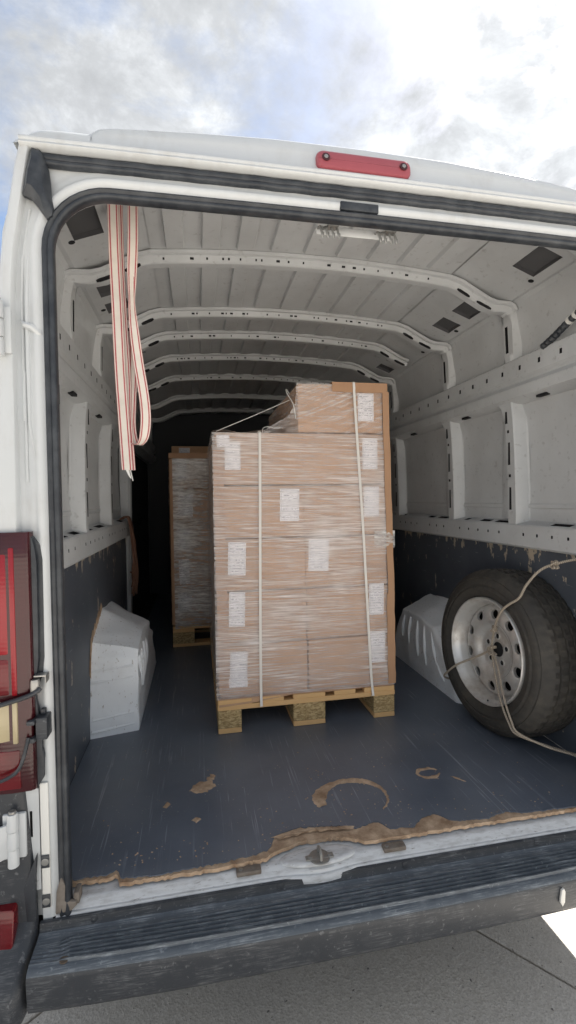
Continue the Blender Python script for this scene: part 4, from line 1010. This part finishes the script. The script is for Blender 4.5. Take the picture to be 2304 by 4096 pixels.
# kraft slip sheet under the stack
q = MB(); r_ = random.Random(4); P = [(-.395 + .79*i/30, YFR-.014, ZP+.0025) for i in range(31)]
dr = [max(0, .028*(1-(i/12)**1.5)) if i < 12 else .003*r_.random() for i in range(31)]
q.loft([[(x, 1.92, z) for x, y, z in P], P, [(x, y-.006, z-.001-d) for (x, y, z), d in zip(P, dr)]])
tag(q.build('slip_sheet', M_CARD, None), 'kraft paper slip sheet sagging over the near pallet edge under the cartons', 'slip sheet')
# edge boards
GE = 'cardboard edge boards on the near stack'
def edge_board(label, x0, z0, x1, z1, wd, sgn, yf, side=True, lean0=0., lean1=0.):
    q = MB(); th = .004; ring_ = lambda x, z: [(x, yf, z), (x+sgn*wd, yf, z), (x+sgn*wd, yf+th, z), (x+sgn*th, yf+th, z), (x+sgn*th, yf+wd, z), (x, yf+wd, z)]
    n_ = 10; q.loft([ring_(lerp(x0, x1, i/n_)+.0015*math.sin(i*2.1), lerp(z0, z1, i/n_)) for i in range(n_+1)], closed=True, caps=True)
    return tag(q.build('edge_board', M_EDGE, None, smooth=20), label, 'edge board', GE)
edge_board('cardboard edge board down the left corner of the near stack', -.3935, .735, -.4015, 1.775, .043, 1, YFR-.0085)
edge_board('cardboard edge board on the right corner of the near stack, lower length', .4075, .712, .404, 1.125, .036, -1, YFR-.0165)
edge_board('cardboard edge board on the right corner of the near stack, upper length', .4040, 1.120, .382, 2.035, .030, -1, YFR-.0185)
q = MB(); q.loft([[(lerp(.120, .376, i/8), YFR-.0190-.001*math.sin(i*1.7), 2.030+.002*math.sin(i*2)), (lerp(.120, .376, i/8), YFR-.0190, 2.0725), (lerp(.120, .376, i/8), YFR+.035, 2.0745), (lerp(.120, .376, i/8), YFR+.035, 2.0705), (lerp(.120, .376, i/8), YFR-.0165, 2.0685), (lerp(.120, .376, i/8), YFR-.0165, 2.030)] for i in range(9)], closed=True, caps=True)
tag(q.build('edge_board', M_EDGE, None, smooth=20), 'cardboard edge board along the top front edge of the highest carton', 'edge board', GE)
# plastic bands
def band(label, pts):
    q = MB(); q.ribbon(smooth_path(pts, 4), [(1, 0, 0)]*(len(smooth_path(pts, 4))), .0110, .0012)
    return tag(q.build('strapping_band', M_BAND, None), label, 'strapping band', 'white bands round the near stack')
yb = YFR-.0155
band('white plastic band down the left half of the near stack', [(-.215, 1.0, ZP-.012), (-.215, .80, ZP-.030), (-.215, .742, ZP-.036), (-.215, .740, ZP-.02), (-.214, yb, ZP+.05), (-.213, yb-.002, 1.0), (-.208, yb-.002, 1.4), (-.205, yb, 1.6), (-.203, yb-.001, 1.825), (-.203, yb, 1.842), (-.203, yb+.004, 1.849), (-.203, yb+.012, 1.8525), (-.203, YFR+.03, 1.853), (-.203, 1.2, 1.853), (-.203, 1.92, 1.853)])
band('white plastic band down the right half of the near stack over the highest carton', [(.292, 1.0, ZP-.012), (.292, .80, ZP-.030), (.292, .742, ZP-.036), (.292, .740, ZP-.02), (.290, yb, ZP+.05), (.277, yb-.002, 1.0), (.258, yb-.002, 1.4), (.241, yb, 1.7), (.221, yb-.006, 2.0), (.219, yb-.008, 2.045), (.218, yb-.008, 2.066), (.218, yb-.004, 2.074), (.218, yb+.008, 2.077), (.218, YFR+.05, 2.078), (.218, 1.2, 2.073), (.218, 1.60, 2.070)])
# stretch film
def film_sheet(name, m, label, sheets):
    q = MB()
    for (fn, nu, nv, *k) in sheets:
        q.loft([[fn(i/nu, j/nv) for i in range(nu+1)] for j in range(nv+1)], mi=k[0] if k else 0)
    o = q.build(name, m, None, smooth=180, fix=False); return tag(o, label, 'stretch film')
rf = random.Random(21)
def wob(u, v, k): return .0016*math.sin(u*23+v*61+k) + .0012*math.sin(u*7-v*97+k*2) + .0009*math.sin(v*210+u*5)
def fr(u, v):
    z = lerp(ZP+.002, 1.846, v); x = lerp(-.405, .402-.014*v, u); return (x, YFR-.0125+wob(u, v, 0), z)
def ls(u, v): z = lerp(ZP+.002, 1.846, v); return (-.406+wob(u, v, 3), lerp(YFR-.0125, 1.94, u), z)
def rs(u, v): z = lerp(ZP+.002, 1.846, v); return (.403-.014*v+wob(u, v, 5), lerp(YFR-.0125, 1.94, u), z)
def up(u, v):
    z = lerp(1.846, 2.066, v); xl = interp([(0, -.20), (.12, -.16), (.35, -.075), (.6, -.045), (1, -.040)], v) ; x = lerp(xl, .376-.008*v, u)
    return (x, YFR-.0125+wob(u, v, 1)*1.6 + .02*max(0, (-.04-x)/.16)*math.sin(v*3.1), z)
def ups(u, v): z = lerp(1.846, 2.05, v); return (interp([(0, -.20), (.12, -.16), (.35, -.085), (.6, -.055), (1, -.042)], v)+wob(u, v, 2)*4, lerp(YFR-.0125, 1.55, u), z)
def upr(u, v): z = lerp(1.846, 2.066, v); return (.389-.015-.006*v+wob(u, v, 7), lerp(YFR-.0125, 1.60, u), z)
def tp(u, v): x = lerp(-.405, -.16, u); return (x, lerp(YFR-.0125, 1.94, v), 1.8485+.006*math.sin(u*9+v*14)*(1-v)+.004)
film_sheet('stretch_film', [M_FILM, M_FILM3], 'clear stretch film wound round the near stack of cartons', [(fr, 60, 90), (ls, 20, 40), (rs, 20, 40), (up, 40, 30, 1), (ups, 16, 20, 1), (upr, 10, 16), (tp, 16, 16)])
def bunch(u, v): x = lerp(.31, .408, u); z = lerp(1.335, 1.415, v); e = math.sin(u*math.pi)*math.sin(v*math.pi); return (x, YFR-.016-.010*e*abs(math.sin(u*11+v*7))-.004*e, z+.012*u*math.sin(v*6))
film_sheet('stretch_film', M_FILM2, 'crumpled bunch of stretch film at the right edge of the near stack', [(bunch, 18, 16)])
# elastic cord above the near stack
cd = thing('cord', 'thin white cord slung from the near stack corner up to its highest carton', 'cord')
q = MB(); q.tube([(-.385, .79, 1.855), (-.20, .81, 1.937), (-.055, .83, 2.005)], .0014, 6); q.build('cord_line', M_CORD, cd)
q = MB(); q.tube(smooth_path([(-.055, .83, 2.03), (-.075, .80, 2.045), (-.078, .77, 2.02), (-.055, .752, 1.97), (-.045, .752, 1.91)], 6), .0018, 6); q.build('cord_loop', M_CORD, cd)
q = MB(); q.tube(smooth_path([(-.19, .765, 1.850), (-.185, .765, 1.868), (-.165, .765, 1.874), (-.14, .765, 1.868)], 6), .0012, 6); q.build('cord_loop', M_CORD, cd)

# far stack -----------------------------------------------------------------
G2 = 'cartons of the far pallet stack'; YF2 = 2.03; far = []
ordf = ['bottom', 'second from the bottom', 'third from the bottom', 'fourth from the bottom', 'top wrapped']
for r_i in range(5):
    far.append(carton(-.640, .52, YF2, 2.80, ZP+.004+.2335*r_i, ZP+.004+.2335*(r_i+1), '%s carton of the far stack, left of the near stack' % ordf[r_i], G2))
far.append(carton(-.655, .10, 2.42, 2.82, ZP+.006+.2335*5, ZP+.106+.2335*5, 'shallow dark carton lying on the rear top of the far stack', G2))
for k, x0, x1, z0, z1, tt in ((4, -.622, -.535, 1.70, 1.865, 0), (3, -.600, -.50, 1.45, 1.62, .03), (2, -.605, -.52, 1.22, 1.37, 0), (1, -.600, -.53, .99, 1.16, -.03), (0, -.61, -.52, .80, .93, .06)):
    label_sheet(far[k], x0, x1, z0, z1, YF2-.004, tt)
label_sheet(far[5], -.60, -.52, ZP+.02+.2335*5, ZP+.09+.2335*5, 2.416)
q = MB(); q.box(-.655, .3, YF2-.012, YF2+.05, ZP+.2335*5-.025, ZP+.2335*5+.012); tag(q.build('edge_board', M_EDGE, None, bevel=.002), 'cardboard edge board along the top front edge of the far stack', 'edge board', 'cardboard edge boards on the far stack')
q = MB(); q.box(-.652, -.612, YF2-.010, YF2-.006, ZP+.01, 1.84); q.box(-.652, -.648, YF2-.0058, YF2+.03, ZP+.01, 1.84); tag(q.build('edge_board', M_EDGE, None), 'cardboard edge board down the left corner of the far stack', 'edge board', 'cardboard edge boards on the far stack')
film_sheet('stretch_film', M_FILM2, 'wrinkled stretch film wound round the far stack of cartons',
           [(lambda u, v: (lerp(-.632, .53, u), YF2-.0165+wob(u*2, v, 0)*2.2, lerp(ZP-.02+.012*math.sin(u*12), 1.845, v)), 50, 70), (lambda u, v: (-.660+wob(u, v, 4), lerp(YF2-.01, 2.82, u), lerp(ZP, 1.86, v)), 12, 30)])

# ------------------------------------------------------------------ hanging strap
web = thing('webbing_strap', 'red striped cream webbing strap hanging doubled and looped from the rear roof edge', 'strap')
YS = .24
def rib_(pts, wd, width, name='webbing'):
    P = smooth_path(pts, 6); n_ = len(P); Wd = []
    for i in range(n_):
        t = i/(n_-1)*(len(wd)-1); k = min(int(t), len(wd)-2); Wd.append(Vector(wd[k]).lerp(Vector(wd[k+1]), t-k))
    q = MB(); q.ribbon(P, Wd, width, .0016); return q.build(name, M_WEB, web)
rib_([(-.700, YS, 2.455), (-.699, YS, 2.30), (-.694, YS-.002, 2.12), (-.690, YS, 1.95), (-.683, YS, 1.80), (-.676, YS-.002, 1.655)], [(1, .1, 0), (1, .25, 0), (1, .1, 0), (1, 0, 0)], .031)
rib_([(-.688, YS+.012, 2.455), (-.686, YS+.012, 2.28), (-.680, YS+.010, 2.10), (-.674, YS+.012, 1.93), (-.674, YS+.010, 1.80), (-.668, YS+.006, 1.655)], [(1, -.35, 0), (1, -.6, 0), (1, -.5, 0), (1, -.1, 0)], .031)
rib_([(-.643, YS, 2.455), (-.645, YS, 2.34), (-.650, YS, 2.24), (-.652, YS-.002, 2.16), (-.647, YS-.004, 2.08), (-.636, YS-.008, 1.98), (-.622, YS-.010, 1.88), (-.618, YS-.008, 1.81), (-.625, YS-.002, 1.755), (-.640, YS+.004, 1.733), (-.657, YS+.010, 1.742), (-.665, YS+.012, 1.79), (-.662, YS+.012, 1.86), (-.655, YS+.012, 1.95), (-.652, YS+.012, 2.05), (-.655, YS+.014, 2.2), (-.650, YS+.014, 2.455)],
     [(1, 0, 0), (1, .25, 0), (.5, .9, 0), (.85, .35, 0), (1, .1, 0), (1, .1, 0), (.55, .85, 0), (.9, .3, 0), (1, 0, 0), (.8, -.4, 0), (.6, -.7, 0), (.6, -.7, 0)], .030)
q = MB(); q.tube(smooth_path([(-.676, YS, 1.657), (-.670, YS-.003, 1.64), (-.664, YS, 1.628)], 4), lambda t: .006*(1-t)+.001, 6, flat=.4); q.tube(smooth_path([(-.668, YS+.002, 1.657), (-.664, YS, 1.64), (-.660, YS-.003, 1.622)], 4), .0015, 5); q.build('frayed_end', M_CORD, web)

# ------------------------------------------------------------------ twine hank on the left ledge
hank = thing('twine_hank', 'hank of frayed brown twine hanging off the left wall ledge', 'twine')
rt_ = random.Random(17)
for k in range(22):
    y0 = 1.78+rt_.uniform(-.03, .05); b = rt_.uniform(.93, 1.12); d = rt_.uniform(-.05, .07)
    q = MB(); q.tube(smooth_path([(-.93, y0+rt_.uniform(-.05, .02), 1.452), (-.905, y0, 1.466), (-.885, y0+.02, 1.44), (-.872+rt_.uniform(-.01, .015), y0+.04+d*.5, 1.28), (-.865+rt_.uniform(-.015, .02), y0+.05+d, 1.12), (-.872+rt_.uniform(-.02, .02), y0+.05+d*.8, b)], 4), rt_.uniform(.003, .006), 5); q.build('twine_strand', M_TWINE, hank)
